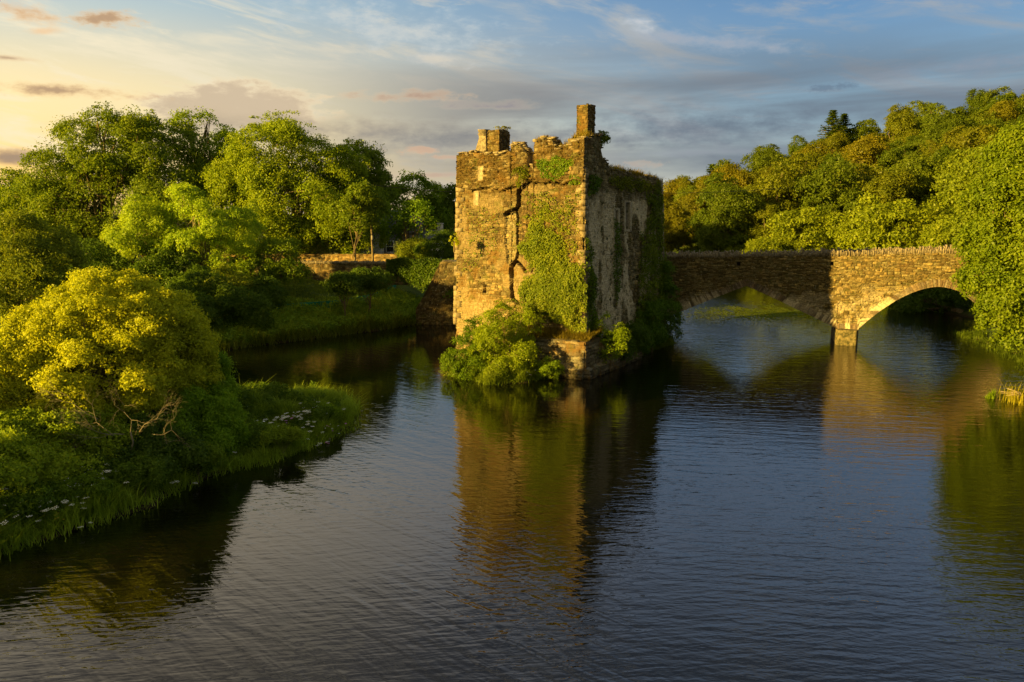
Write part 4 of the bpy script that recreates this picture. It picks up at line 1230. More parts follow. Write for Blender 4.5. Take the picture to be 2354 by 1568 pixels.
# understorey on the far bank
und = [("dark rounded bush hanging over the water beneath the alders", 455, 665, 68, 70, 42, 'dark', 520),
       ("dark bush low on the bank beside the willow top", 430, 715, 64, 60, 45, 'dark', 420),
       ("dusky bush at the middle of the far bank's foot", 560, 705, 67, 62, 42, 'dark', 480),
       ("olive bush beneath the drooping tree", 520, 655, 71, 62, 40, 'olive', 420),
       ("low bush beside the left end of the green net", 610, 672, 71, 44, 28, 'dark', 260),
       ("shrub with yellow tips on the bank in front of the lawn", 790, 650, 73, 40, 17, 'dark', 260),
       ("dark hedge-like shrub between lawn and net", 850, 640, 75, 50, 17, 'dark', 300),
       ("yellow-green shrub at the right end of the sunlit wall", 950, 572, 93, 38, 24, 'olive', 280),
       ("wide dark shrub left of the castle, over the road wall", 1010, 565, 92, 50, 30, 'dark', 360)]
for lb, X, Y, d, rx, ry, mt, n in und:
    q = D(X, Y, d)
    add_tree("bank_shrub", lb, "bush", [lobe(X, Y, d, rx * .8, ry), lobe(X - rx * .5, Y + ry * .4, d - .6, rx * .55, ry * .7), lobe(X + rx * .5, Y + ry * .35, d - .4, rx * .55, ry * .7)],
             (q[0], q[1], gz(q[0], q[1])), mt, .17, n, .42, 32, r0=.07, nl=10, group="shrubs on the far left bank", trunkname="stem", crownname="foliage", inner=.3, zbias=-1)
# ivy draped over the road wall
def leaves_thing(name, label, cat, P, N, leaf, mat, aspect=.8, color=None, group=None, rnd=.6):
    base = P.mean(0); base[2] = P[:, 2].min()
    V, Fc = quads(P - base, N + rng.normal(size=P.shape) * rnd, leaf, aspect)
    o = mesh_np(name, V, Fc, M[mat]); o.location = base
    if color: o.color = (*color, 1)
    return tag(o, label, cat, group)
P = []
for k in range(12000):
    X = rng.uniform(888, 1048); t = (X - 900) / 148
    Y = rng.uniform(594 + 2 * math.sin(X * .1), 606 + 50 * t + 26 * float(fbm(np.array(X * .06), np.array(0.), 4)) + rng.uniform(0, 26)); d = 83 - (Y - 594) / 60 * 5.5 * t
    P.append(D(X, Y, d + rng.uniform(-.3, .3)))
P = np.array(P)
leaves_thing("ivy_hedge", "green ivy blanket over the road embankment next to the castle", "ivy", P, np.tile([-.2, -.7, .6], (len(P), 1)), .17, 'ivy', color=(.38, .52, .45))  # leaf colour lowered to stand in for shade on the embankment

# ------------------------------------------------------------------ near left bank
zq = 1.2
add_tree("willow_bush", "great golden domed willow bush, brightest thing in the left foreground", "bush",
    [lobe(262, 735, 35, 135, 98, 2.8), lobe(345, 765, 35, 105, 92, 2.5), lobe(145, 795, 34, 120, 92, 2.8), lobe(400, 830, 35, 84, 82, 2.2), lobe(40, 860, 32.5, 115, 104, 2.6), lobe(235, 860, 33.5, 180, 105, 3.2), lobe(420, 880, 35, 74, 66, 1.8), lobe(120, 950, 31.5, 130, 70, 2), lobe(-60, 950, 30, 90, 90, 2)],
    on_ground(230, 1000, 34), 'willow', .115, 8600, .26, 40, r0=.2, nl=90, bark='palebark', trunkname="stem", crownname="foliage", flat=.8, inner=.3, aspect=.5, sub=.16, zbias=-.5)
add_tree("sallow_bush", "dark green bush at the right foot of the golden willow, by the water", "bush",
    [lobe(480, 885, 36, 52, 56), lobe(505, 945, 35, 46, 46), lobe(450, 955, 34, 70, 52), lobe(500, 1000, 33.5, 56, 34), lobe(400, 1010, 32.5, 70, 40)],
    on_ground(470, 1000, 37), 'ash', .11, 2000, .3, 38, r0=.09, nl=16, trunkname="stem", crownname="foliage", color=(.85, 1., .8), inner=.3, zbias=-1)
add_tree("sallow_bush", "shaded olive bush below the golden willow, at the left edge", "bush",
    [lobe(60, 1030, 29, 150, 62), lobe(210, 1010, 31, 110, 52), lobe(-40, 1080, 26, 100, 55), lobe(120, 1070, 28.5, 100, 36)],
    on_ground(80, 1110, 29), 'olive', .11, 2600, .28, 34, r0=.08, nl=30, trunkname="stem", crownname="foliage", inner=.3, zbias=-1, color=(1.5, 1.6, 1.2))
add_tree("sallow_bush", "low dark bush behind the bank grass, under the bare branches", "bush",
    [lobe(330, 1010, 31.6, 110, 46), lobe(420, 1040, 31.2, 66, 34), lobe(250, 1050, 30.4, 80, 36), lobe(340, 1060, 30.2, 80, 26)],
    on_ground(340, 1060, 31), 'dark', .11, 1500, .26, 30, r0=.05, nl=10, trunkname="stem", crownname="foliage", inner=.3, zbias=-1)
# bare branches
mb = MB()
def bare(s, dirn, L, r, dep):
    d = np.array(dirn, float); d /= np.linalg.norm(d)
    m_ = s + d * L * .5 + rng.normal(size=3) * L * .07; e = s + d * L + rng.normal(size=3) * L * .08
    mb.tube([s, m_, e], [r, r * .78, r * .5], 5)
    if dep > 0:
        for k in range(3):
            bare(m_ if k == 0 else e, d + rng.normal(size=3) * .55 * np.array([1, .5, 1]), L * rng.uniform(.55, .8), r * .55, dep - 1)
for X, Y, dr, L in ((225, 975, (-.5, -.3, .5), 1.1), (285, 1010, (-.6, -.3, .35), 1.2), (300, 1005, (.1, -.4, 1), 1.1), (320, 1005, (.8, -.3, .7), 1.1), (262, 1012, (-.3, -.5, .3), 1.), (350, 1010, (1, -.3, .25), 1.0)):
    q = D(X, Y - 12, 29.6); bare(q, dr, L * .85, .018, 4)
q0 = D(300, 1040, 29.9); q1 = D(300, 993, 29.6)
mb.tube([q0, (q0 + q1) / 2 + [.1, 0, 0], q1], [.04, .034, .025], 6)
tag(mb.build("dead_branch", M['deadwood'], smooth=True), "tangle of bare grey branches sticking out below the golden willow", "branch")
# grass on the bank
bankpoly = [G(-120, 1310), G(0, 1266), G(150, 1220), G(330, 1160), G(420, 1110), G(500, 1083), G(590, 1068), G(680, 1034), G(780, 994), G(798, 980), G(783, 962), G(810, 948), G(785, 928), G(700, 928), G(640, 936), G(590, 932), G(545, 950),
            G(500, 990), G(400, 1030), G(250, 1090), G(100, 1140), G(-120, 1180)]
tag(grass("bank_grass", scatter(bankpoly, 90000), .46, .03, 'grass', .7), "tall green grass and reeds along the near left bank", "grass", kind="stuff").color = (1.35, 1.45, 1.3, 1)
edge = []
for a_, b_ in zip(bankpoly[:16], bankpoly[1:17]):
    n_ = int(np.linalg.norm(np.subtract(b_, a_)) * 260)
    t_ = rng.random(n_)[:, None]; q = np.asarray(a_) * (1 - t_) + np.asarray(b_) * t_ + rng.normal(size=(n_, 2)) * .3
    edge.append(q)
edge = np.concatenate(edge); ez = np.maximum(ground_h(edge[:, 0], edge[:, 1]), -.1)
tag(grass("reed_fringe", np.column_stack([edge, ez]), .62, .03, 'grass', .9), "drooping grass fringe overhanging the water on the near bank", "grass", kind="stuff").color = (1.8, 1.9, 1.6, 1)
q = scatter(bankpoly, 60000); dd_ = pdist(q[:, 0], q[:, 1], bankpoly[:16], False)
mound = np.clip((fbm(q[:, 0] * .9, q[:, 1] * .9, 3, 3) - .36) * 5, 0, 1.3) * np.clip(dd_ / 1.2 - .1, 0, 1)
q = q[(mound > .12)]; mound = mound[mound > .12] if False else np.clip((fbm(q[:, 0] * .9, q[:, 1] * .9, 3, 3) - .36) * 5, 0, 1.3)
q[:, 2] += .12 + mound * rng.random(len(q)) ** .5 * .75
V, Fc = quads(q, sph(len(q)) + [0, 0, .6], .13, .55)
o = mesh_np("bank_herbs", V, Fc, M['dark']); o.color = (1.25, 1.2, 1., 1); tag(o, "leafy herbs among the grass of the near left bank", "ground cover", kind="stuff")

tag(grass("tall_reeds", scatter(bankpoly, 7000), .62, .035, 'grass', .9), "long arching reed blades scattered over the near bank", "reeds", kind="stuff").color = (2.0, 2.0, 1.6, 1)
# flowers
def umbel_mesh():
    root = bpy.data.objects.new("cow_parsley", None); COL.objects.link(root)
    mb = MB(); mb.tube([(0, 0, 0), (.01, .01, .25), (0, .02, .5)], [.008, .006, .005], 4)
    for k in range(9):
        a_ = k * 2.4; r_ = .05 + .018 * (k % 3)
        mb.tube([(0, .02, .49), (r_ * math.cos(a_), .02 + r_ * math.sin(a_), .56)], [.003, .003], 3)
    mb.build("stem", M['grass'], root)
    mb = MB()
    for k in range(14):
        a_ = k * 2.4; r_ = .026 * math.sqrt(k + .5)
        c_ = np.array([r_ * math.cos(a_), .02 + r_ * math.sin(a_), .60 - 2.2 * r_ * r_ + rng.uniform(-.02, .02)])
        P = [c_ + [.015 * math.cos(b), .015 * math.sin(b), 0] for b in np.arange(6) * math.pi / 3] + [c_ + [0, 0, .014]]
        mb.add(P, [[i, (i + 1) % 6, 6] for i in range(6)])
    mb.build("flower_head", M['petal'], root)
    return root
def blossom_mesh(name, mat, h=.32, r=.035):
    root = bpy.data.objects.new(name, None); COL.objects.link(root)
    mb = MB(); mb.tube([(0, 0, 0), (.01, 0, h * .5), (0, 0, h)], [.005, .004, .004], 4); mb.build("stem", M['grass'], root)
    mb = MB()
    for k in range(9):
        a_ = k * 2 * math.pi / 9; d_ = np.array([math.cos(a_), math.sin(a_), .15]); s_ = np.array([-math.sin(a_), math.cos(a_), 0])
        mb.add([np.array([0, 0, h]), np.array([0, 0, h]) + d_ * r * .6 + s_ * r * .3, np.array([0, 0, h]) + d_ * r, np.array([0, 0, h]) + d_ * r * .6 - s_ * r * .3], [[0, 1, 2, 3]])
    mb.build("flower_head", M[mat], root)
    return root
def copy_tree(o, parent=None):
    c = o.copy(); COL.objects.link(c)
    if parent: c.parent = parent
    for ch in list(o.children): copy_tree(ch, c)
    return c
protos = {}
def place_flowers(kind, mk, pts, label, cat, group, smin=.8, smax=1.25):
    for x, y, z in pts:
        if kind not in protos: protos[kind] = o = mk(); 
        else: o = copy_tree(protos[kind])
        o.location = (x, y, z); o.rotation_euler = (rng.uniform(-.25, .25), rng.uniform(-.25, .25), rng.uniform(0, 6))
        s = rng.uniform(smin, smax); o.scale = (s, s, s); tag(o, label, cat, group)
def gpts(lst, zoff=0.12):
    out = []
    for X, Y in lst:
        g0 = G(X, Y, .9); zt = gz(g0[0], g0[1]); q = G(X, Y, max(zt, .2) + .45); out.append((q[0], q[1], gz(q[0], q[1]) + zoff))
    return out
def blob(cx, cy, sx, sy, n): return [(cx + rng.normal() * sx, cy + rng.normal() * sy) for _ in range(n)]
near_l = blob(200, 1120, 44, 18, 34) + blob(130, 1150, 60, 22, 28) + blob(35, 1190, 40, 16, 14) + blob(270, 1085, 45, 14, 10) + blob(395, 1090, 20, 10, 7) + blob(370, 1030, 25, 12, 8) + blob(450, 1035, 40, 12, 7) + blob(20, 1150, 20, 10, 6)
place_flowers("cow", umbel_mesh, gpts(near_l), "white umbel-flowered plant among the bank grass below the golden willow", "wildflower", "white umbels along the near bank")
spit = blob(700, 960, 45, 12, 26) + blob(660, 975, 35, 12, 12) + blob(735, 990, 30, 8, 12) + blob(600, 960, 40, 10, 10) + blob(745, 940, 25, 6, 7)
place_flowers("cow", umbel_mesh, gpts(spit), "white umbel-flowered plant on the tip of the grassy spit", "wildflower", "white umbels on the spit", .85, 1.2)
place_flowers("daisy", lambda: blossom_mesh("ox_eye_daisy", 'petal', .3, .05), gpts(blob(685, 943, 22, 5, 18) + blob(750, 975, 18, 6, 10) + blob(570, 945, 20, 5, 8)), "single white daisy in the grass of the spit", "wildflower", "white daisies on the spit")
place_flowers("pinkf", lambda: blossom_mesh("ragged_robin", 'pink', .34, .06), gpts(blob(752, 986, 16, 6, 16) + blob(660, 943, 8, 4, 8) + blob(715, 965, 30, 10, 6) + blob(600, 1020, 8, 4, 3)), "small pink flower near the edge of the spit", "wildflower", "pink flowers on the spit")
place_flowers("yellowf", lambda: blossom_mesh("buttercup", 'yellow', .3, .035), gpts(blob(135, 1185, 12, 4, 8)), "small yellow flower in the grass at the far left of the bank", "wildflower", "yellow flowers on the near bank")

# far bank grass and the rough slope
farpoly = [G(420, 812), G(500, 806), G(560, 797), G(640, 787), G(760, 772), G(880, 756), G(985, 741)] + [tuple(D(X, 700, d)[:2]) for X, d in ((1010, 78.5), (990, 84), (900, 84), (800, 77), (700, 74), (600, 73), (450, 69))]
tag(grass("slope_grass", scatter(farpoly, 26000), .75, .05, 'grass', .5), "rough tall grass on the shaded slope of the far left bank", "grass", kind="stuff").color = (1.9, 1.75, 1.3, 1)
q = scatter(farpoly, 26000); q[:, 2] += rng.uniform(.1, .9, len(q))
V, Fc = quads(q, sph(len(q)) * .8 + [0, -.3, .8], .22, .6)
tag(mesh_np("slope_brambles", V, Fc, M['dark']), "brambles and nettles covering the shaded far bank", "ground cover", kind="stuff").color = (2.1, 1.9, 1.3, 1)
lawn = [tuple(D(X, 650, d)[:2]) for X, d in ((560, 73), (700, 74), (800, 77), (900, 82), (930, 84.5), (560, 86.5))]
tag(grass("lawn_grass", scatter(lawn, 26000), .14, .05, 'grass', .4), "short grass of the lawn below the road wall", "grass", kind="stuff")

def fringe(name, label, line, per_m, h, w, mat, colr, spread=.25):
    out = []
    for a_, b_ in zip(line[:-1], line[1:]):
        n_ = int(np.linalg.norm(np.subtract(b_[:2], a_[:2])) * per_m); t_ = rng.random(n_)[:, None]
        out.append(np.asarray(a_[:2]) * (1 - t_) + np.asarray(b_[:2]) * t_ + rng.normal(size=(n_, 2)) * spread)
    e_ = np.concatenate(out); z_ = np.maximum(ground_h(e_[:, 0], e_[:, 1]), -.1)
    o = tag(grass(name, np.column_stack([e_, z_]), h, w, mat, .7), label, "grass", kind="stuff"); o.color = (*colr, 1)
fringe("far_reeds", "grass fringe hanging over the water on the far left bank", farpoly[:7], 150, .8, .05, 'grass', (.8, .75, .7), .35)
fringe("right_bank_reeds", "grass and weeds on the shore under the ash at the right", [G(2215, 765), G(2232, 772), G(2290, 800), G(2353, 824), G(2420, 880)], 300, .35, .04, 'grass', (.55, .6, .5), .5)
fringe("island_reeds", "grass fringe at the water around the castle island", [island[k] for k in range(9)], 260, .5, .03, 'grass', (.9, .95, .8), .18)
# ------------------------------------------------------------------ castle plants
# floating weed seen through the left arch
wq = []
for k in range(2600):
    X = 1750 + rng.normal() * 70; Y = 716 + rng.normal() * 9
    g0 = G(X, Y); 
    if fbm(g0[0] * .5, g0[1] * .12, 77) > .44: wq.append((g0[0], g0[1], .012 + rng.random() * .01))
wq = np.array(wq); V, Fc = quads(wq, np.tile([0, 0, 1.], (len(wq), 1)) + rng.normal(size=wq.shape) * .04, .34, .7)
tag(mesh_np("floating_weed", V, Fc, M['olive']), "olive patch of weed floating on the river beyond the left arch", "water weed", kind="stuff")
def wall_leaves(poly_px, proj, p0, e, n, dens, thick, edge=.5, seed=1, amount=.5, bulge=0.):
    P = np.array([proj(*q) for q in poly_px]); lo, hi = P.min(0), P.max(0)
    area = (hi - lo).prod(); N = int(area * dens)
    q = rng.uniform(lo, hi, (N, 2))
    ins = inpoly(q[:, 0], q[:, 1], P); d = pdist(q[:, 0], q[:, 1], P); sd = np.where(ins, d, -d)
    nz = fbm(q[:, 0] * 1.1, q[:, 1] * 1.1, seed) - .5
    dd = sd + nz * 2.8 * edge
    keep = (dd > 0) & (rng.random(N) < np.clip(.25 + dd / edge, 0, 1)) & ((fbm(q[:, 0] * 2.5, q[:, 1] * 2.5, seed + 3) + amount * .5) > .42)
    q = q[keep]; dd = dd[keep]
    off = BAT * (15 - q[:, 1]) + .08 + rng.random(len(q)) * thick * np.clip(dd / .8, .3, 1) * (.5 + fbm(q[:, 0] * 1.6, q[:, 1] * 1.6, seed + 9)) + bulge * np.clip(dd / 1.6, 0, 1) * np.clip((7 - q[:, 1]) / 4, 0, 1)
    W = np.zeros((len(q), 3)); W[:, :2] = p0 + q[:, :1] * e + off[:, None] * n; W[:, 2] = q[:, 1]
    Nn = np.tile([n[0], n[1], .45], (len(q), 1))
    return W, Nn
def ivy(label, poly, face, dens, thick, leaf=.12, edge=.5, seed=1, color=None, mat='ivy', bulge=0., amount=.5, name="ivy"):
    if face == 'F': W, Nn = wall_leaves(poly, pf, C0, eF, nF, dens, thick, edge, seed, amount, bulge)
    else: W, Nn = wall_leaves(poly, ps, C0, eS, nS, dens, thick, edge, seed, amount, bulge)
    return leaves_thing(name, label, "ivy", W, Nn, leaf, mat, .8, color, "ivy on the castle walls")
ivy("thick golden ivy mass covering the lower right of the castle's sunlit face", [(1188, 700), (1205, 650), (1222, 625), (1222, 600), (1196, 570), (1204, 535), (1222, 505), (1258, 500), (1290, 560), (1330, 600), (1348, 650), (1352, 745), (1330, 770), (1290, 750), (1240, 745), (1200, 725)], 'F', 1100, .45, .095, .8, 3, bulge=.45)
ivy("sparse straggling ivy around the edges of the golden mass on the sunlit face", [(1180, 700), (1200, 560), (1214, 490), (1245, 440), (1300, 480), (1345, 620), (1345, 760), (1210, 740)], 'F', 330, .14, .09, 1.3, 33, color=(.85, .85, .6), amount=.06)
ivy("thin ivy strand climbing the middle of the sunlit face", [(1215, 540), (1215, 500), (1240, 478), (1262, 470), (1262, 500), (1250, 530)], 'F', 300, .15, .11, .5, 5)
ivy("dense green ivy patch on the high right part of the sunlit face", [(1226, 362), (1262, 358), (1300, 366), (1318, 352), (1320, 385), (1290, 402), (1272, 420), (1250, 412), (1228, 390)], 'F', 800, .25, .095, .3, 7, color=(.75, .95, .8))
ivy("small ivy tuft beside the upper corner of the sunlit face", [(1306, 402), (1330, 396), (1337, 412), (1328, 424), (1308, 420)], 'F', 400, .2, .11, .2, 9, color=(.8, .95, .8))
ivy("patchy ivy and grass speckling the left half of the sunlit face", [(1060, 470), (1150, 480), (1150, 560), (1120, 610), (1070, 640), (1060, 560)], 'F', 60, .08, .09, .6, 11, color=(.9, 1, .8), amount=.15)
ivy("scattered ivy below the broken ledge on the right of the sunlit face", [(1205, 440), (1330, 440), (1333, 540), (1260, 530), (1205, 520)], 'F', 90, .08, .10, .6, 12, amount=.15)
ivy("ivy column wrapping the near corner on the shaded side", [(1341, 560), (1352, 545), (1362, 620), (1366, 700), (1370, 790), (1342, 790)], 'S', 320, .3, .12, .5, 13, color=(.6, .78, .55), amount=.35)
ivy("broad dark ivy curtain on the far end of the shaded side", [(1470, 440), (1520, 430), (1523, 600), (1523, 780), (1448, 775), (1458, 680), (1466, 560), (1490, 480)], 'S', 300, .3, .12, 1.0, 15, color=(.75, .85, .6), bulge=.3, amount=.14)
ivy("dark ivy patch high on the shaded side near the turret", [(1352, 400), (1368, 395), (1388, 410), (1376, 440), (1352, 450)], 'S', 260, .2, .12, .3, 17, color=(.5, .75, .6))
ivy("thin dark ivy trailing down the middle of the shaded side", [(1410, 500), (1428, 520), (1424, 640), (1412, 700), (1404, 620)], 'S', 160, .15, .11, .35, 19, color=(.5, .7, .55))
ivy("hanging weeds below the rim of the shaded side", [(1395, 395), (1450, 405), (1522, 420), (1520, 445), (1440, 440), (1400, 430)], 'S', 240, .2, .12, .4, 21, color=(.9, .85, .6))
# grass and weeds on the wall heads
def head_pts(n, u0, u1, face):
    u = rng.uniform(u0, u1, n); s = rng.uniform(-.05, 1.1, n)
    if face == 'F': z = ftop(u); p = C0 + u[:, None] * eF + s[:, None] * eS
    else: z = stop(u); p = C0 + u[:, None] * eS + s[:, None] * eF
    return np.column_stack([p, z + .02])
uA = pf(1225, 400)[0]
g1 = np.concatenate([head_pts(900, 0, uA, 'F'), head_pts(350, uA + .4, WF, 'F')])
tag(grass("wall_top_grass", g1, .24, .02, 'drygrass', .5), "dry grass and weeds growing along the broken front wall head", "grass", kind="stuff")
uu0 = ps(1405, 392)[0]
g2 = np.concatenate([head_pts(4200, uu0, WS, 'S'), head_pts(700, 0, uu0, 'S')])
tag(grass("wall_top_turf", g2, .34, .025, 'drygrass', .7), "golden turf on the low part of the side wall head", "grass", kind="stuff")
def bush_at(label, X, Y, d, rx, ry, mat, leaf, ncl, rc, lpc, color=None, z=None, name="shrub", group=None, lobs=None, nl=10, r0=.05, bark='bark'):
    L_ = lobs or [lobe(X, Y, d, rx, ry)]
    b_ = D(X, Y, d); zb = (z if z is not None else gz(b_[0], b_[1]))
    return add_tree(name, label, "bush", L_, (b_[0], b_[1], zb), mat, leaf, ncl, rc, lpc, r0=r0, nl=nl, color=color, group=group, trunkname="stem", crownname="foliage", inner=.3, zbias=-1, bark=bark)
cb = "bushes around the castle foot"
zt_ = float(stop(np.array([ps(1375, 320)[0]]))[0])
q = C0 + eS * 2.6 + eF * .2
tt_ = D(1380, 318, q[1] + .4)
bush_at("small green bush on top of the turret, right of the tall chimney", 1378, 318, q[1] + .3, 17, 15, 'ivy', .11, 90, .2, 26, z=tt_[2] - .9, color=(.9, 1., .8), name="wall_top_shrub")
u, z = pf(1200, 400); q = C0 + eF * u - eS * .15
bush_at("tuft of weeds hanging in the gap at the top of the crack", 1200, 402, q[1], 15, 20, 'ivy', .1, 60, .18, 22, z=z - .6, color=(.8, .8, .5), name="wall_top_shrub")
bush_at("tiny yellow-green shrub sprouting from the castle's left edge", 1044, 552, 56.2, 9, 12, 'willow', .1, 40, .14, 20, z=D(1044, 566, 56.2)[2], name="wall_shrub")
bush_at("weeds on top of the shorter left chimney", 1152, 298, cA[1], 16, 5, 'olive', .09, 26, .12, 14, z=zA - .1, color=(1.2, 1., .7), name="wall_top_shrub")
bush_at("bright leafy bush at the castle foot, left of the stone plinth", 1160, 770, 52.3, 60, 58, 'willow', .11, 900, .27, 38, group=cb, color=(.55, .66, .6),
        lobs=[lobe(1160, 765, 52.5, 54, 58), lobe(1200, 755, 52.8, 36, 46), lobe(1135, 805, 51.9, 48, 42), lobe(1190, 815, 51.4, 38, 38), lobe(1160, 845, 51, 40, 26)], nl=24, r0=.08, bark='palebark')
bush_at("duller bush at the far left of the castle foot, touching the water", 1085, 800, 53.2, 50, 55, 'ash', .11, 700, .27, 34, group=cb, color=(.6, .66, .6),
        lobs=[lobe(1090, 775, 53.6, 36, 44), lobe(1058, 826, 52.6, 38, 46), lobe(1085, 850, 51.6, 34, 26), lobe(1110, 830, 52.4, 38, 30)], nl=18, r0=.07)
bush_at("loose yellow-green shrub right of the plinth corner", 1405, 790, 53.6, 34, 40, 'willow', .11, 230, .24, 26, group=cb, color=(.6, .75, .6),
        lobs=[lobe(1405, 795, 53.2, 30, 36), lobe(1385, 760, 54, 16, 40), lobe(1425, 770, 53.8, 18, 24)], nl=18)
bush_at("dark bush at the water below the shaded side wall", 1440, 790, 55.6, 40, 30, 'dark', .13, 340, .3, 30, group=cb,
        lobs=[lobe(1375, 790, 54.2, 26, 26), lobe(1450, 775, 57.2, 36, 34), lobe(1425, 800, 55.4, 30, 20)], nl=8)
bush_at("dark bush beneath the ivy curtain at the castle's far corner", 1500, 750, 61, 45, 45, 'dark', .15, 520, .34, 32, group=cb,
        lobs=[lobe(1490, 745, 60.6, 38, 46), lobe(1525, 740, 63.3, 30, 50), lobe(1535, 690, 64.8, 20, 50), lobe(1470, 780, 59, 30, 24)], nl=8, color=(1.1, 1.2, .9))
bush_at("ivy bush between castle and bridge, hanging over the parapet", 1530, 640, 65., 14, 40, 'dark', .14, 160, .28, 28, group=cb, color=(1.2, 1.2, 1.))
# plinth top turf and island edge grass
for lb, X, Y, rx, ry, mt, n_, cl in (
    ("dark nettle clump on the bank edge at the far left, among white umbels", 70, 1150, 60, 26, 'dark', 330, (1.5, 1.5, 1.1)),
    ("leafy weed clump on the near bank below the olive bush", 190, 1118, 62, 26, 'ash', 330, (.75, .8, .7)),
    ("dark bramble clump below the bare branches, at the bank edge", 330, 1085, 60, 28, 'dark', 360, (1.5, 1.4, 1.1)),
    ("shaggy weed clump where the bank turns towards the spit", 455, 1045, 56, 26, 'ash', 300, (.7, .75, .65)),
    ("round tussock of weeds at the root of the spit", 560, 985, 46, 24, 'dark', 260, (1.7, 1.6, 1.2)),
    ("low olive weed clump in the middle of the spit", 650, 1000, 44, 16, 'olive', 200, (1.2, 1.3, 1.)),
    ("bright grassy tussock at the tip of the spit", 745, 945, 34, 14, 'ash', 140, (.9, .95, .8))):
    g_ = G(X, Y + ry * .8, .8)
    bush_at(lb, X, Y, g_[1], rx, ry, mt, .085, n_, .2, 30, group="weed clumps on the near bank", name="weed_clump", nl=6, r0=.015, color=cl,
            lobs=[lobe(X - rx * .5, Y + ry * .2, g_[1], rx * .55, ry * .7), lobe(X + rx * .4, Y + ry * .1, g_[1] + .3, rx * .5, ry * .8), lobe(X, Y - ry * .1, g_[1] + .5, rx * .5, ry)])
for lb, X, Y, d, rx, ry, mt, n_ in (("low bright weeds in front of the bushes, at the water's edge below the castle", 1140, 868, 50.6, 30, 16, 'olive', 150),
                                   ("rusty dock stems beside the left end of the plinth", 1215, 815, 52.2, 14, 22, 'ivy', 60),
                                   ("yellow-green weeds at the water in front of the plinth", 1262, 848, 51.4, 30, 18, 'ash', 160),
                                   ("dull weeds at the far left tip of the castle shore", 1040, 862, 52.6, 24, 16, 'olive', 110)):
    bush_at(lb, X, Y, d, rx, ry, mt, .09, n_, .2, 26, group=cb, name="weed_clump", nl=6, r0=.02)
q = []
for k in range(5200):
    u = rng.uniform(-.1, 5.2); s = rng.uniform(.25, 2.6); p = PC + eF * u + eS * s
    z = on_plane(1300, 782, PC, eF, nF)[1] - .05 + s * .16
    q.append((p[0], p[1], z))
tag(grass("plinth_turf", np.array(q), .34, .025, 'drygrass', .7), "brownish turf on top of the stone plinth", "grass", kind="stuff").color = (.7, .7, .6, 1)
q = np.array(q); mb = MB()
isl = [G(1062, 850), G(1085, 872), G(1120, 886), G(1200, 880), G(1275, 863), G(1290, 850), G(1230, 835), G(1120, 840), G(1040, 850)]
tag(grass("island_grass", scatter(isl, 22000), .6, .03, 'grass', .5), "grass and reeds at the water's edge in front of the castle", "grass", kind="stuff")
isl2 = [G(1110, 888), G(1200, 880), G(1275, 862), G(1285, 850), G(1230, 840), G(1120, 850)]
q = scatter(isl, 15000); q[:, 2] += rng.uniform(.1, 1.15, len(q)) * np.clip((fbm(q[:, 0] * 1.2, q[:, 1] * 1.2, 5) - .3) * 3, .1, 1)
V, Fc = quads(q, sph(len(q)) + [0, 0, .6], .09, .6)
tag(mesh_np("island_herbs", V, Fc, M['ash']), "leafy herbs on the shore in front of the castle", "ground cover", kind="stuff").color = (1., .9, .8, 1)
place_flowers("daisy", None, gpts(blob(1195, 845, 30, 10, 38) + blob(1150, 870, 12, 6, 8)), "single white daisy on the shore in front of the castle", "wildflower", "white daisies below the castle", 1., 1.5)
place_flowers("pinkf", None, gpts(blob(1210, 860, 12, 4, 8) + blob(1135, 878, 6, 4, 5)), "small pink flower on the shore in front of the castle", "wildflower", "pink flowers below the castle")

# ------------------------------------------------------------------ right bank
add_tree("ash_tree", "big fresh green ash leaning over the river at the right edge, hiding the bridge end", "tree",
    [lobe(2345, 375, 57.0, 62, 75), lobe(2300, 470, 56.0, 62, 62), lobe(2265, 560, 55.0, 48, 48), lobe(2330, 560, 54.0, 70, 70), lobe(2270, 635, 54.0, 52, 42), lobe(2340, 670, 53.0, 80, 62), lobe(2300, 715, 52.5, 42, 42), lobe(2340, 765, 52.0, 36, 30), lobe(2440, 420, 56.0, 110, 150), lobe(2440, 640, 54.0, 90, 110)],
    on_ground(2430, 800, 56.5), 'ash', .2, 4300, .55, 42, r0=.4, nl=60, color=(.76, .72, .58), sub=.25, inner=.12, flat=.5)
add_tree("broadleaf_tree", "shadowed tree behind the bridge's right arch", "tree",
    [lobe(2130, 690, 88, 80, 46), lobe(2210, 660, 84, 60, 60), lobe(2060, 720, 96, 50, 30)], on_ground(2210, 700, 84), 'dark', .3, 700, .8, 32, r0=.3, nl=16)
for X, Y, s in ((2333, 786, .55), (2362, 782, .7), (2318, 797, .3)):
    g_ = G(X, Y + 8); v = sph(160); v = v * (1 + (hsh(np.floor(v[:, 0] * 3 + 9), np.floor(v[:, 1] * 3 + 9)) - .5)[:, None] * .25)
    import bmesh
    bm = bmesh.new(); bmesh.ops.create_icosphere(bm, subdivisions=3, radius=1)
    for w_ in bm.verts:
        k = 1 + .35 * (float(vnoise(np.array(w_.co.x * 1.5 + X), np.array(w_.co.y * 1.5 + w_.co.z * 1.3), 3)) - .5)
        w_.co = Vector((w_.co.x * s * 1.3 * k, w_.co.y * s * k, w_.co.z * s * .7 * k))
    me = bpy.data.meshes.new("rock"); bm.to_mesh(me); bm.free(); me.materials.append(M['rock'])
    o = bpy.data.objects.new("rock", me); COL.objects.link(o); o.location = (g_[0], g_[1], s * .3)
    tag(o, {.55: "sunlit tan boulder under the ash at the right edge", .7: "largest tan boulder, cut by the right edge of the picture", .3: "smallest tan stone by the water under the ash"}[s], "rock", "boulders on the right bank")
g_ = G(2353, 925)
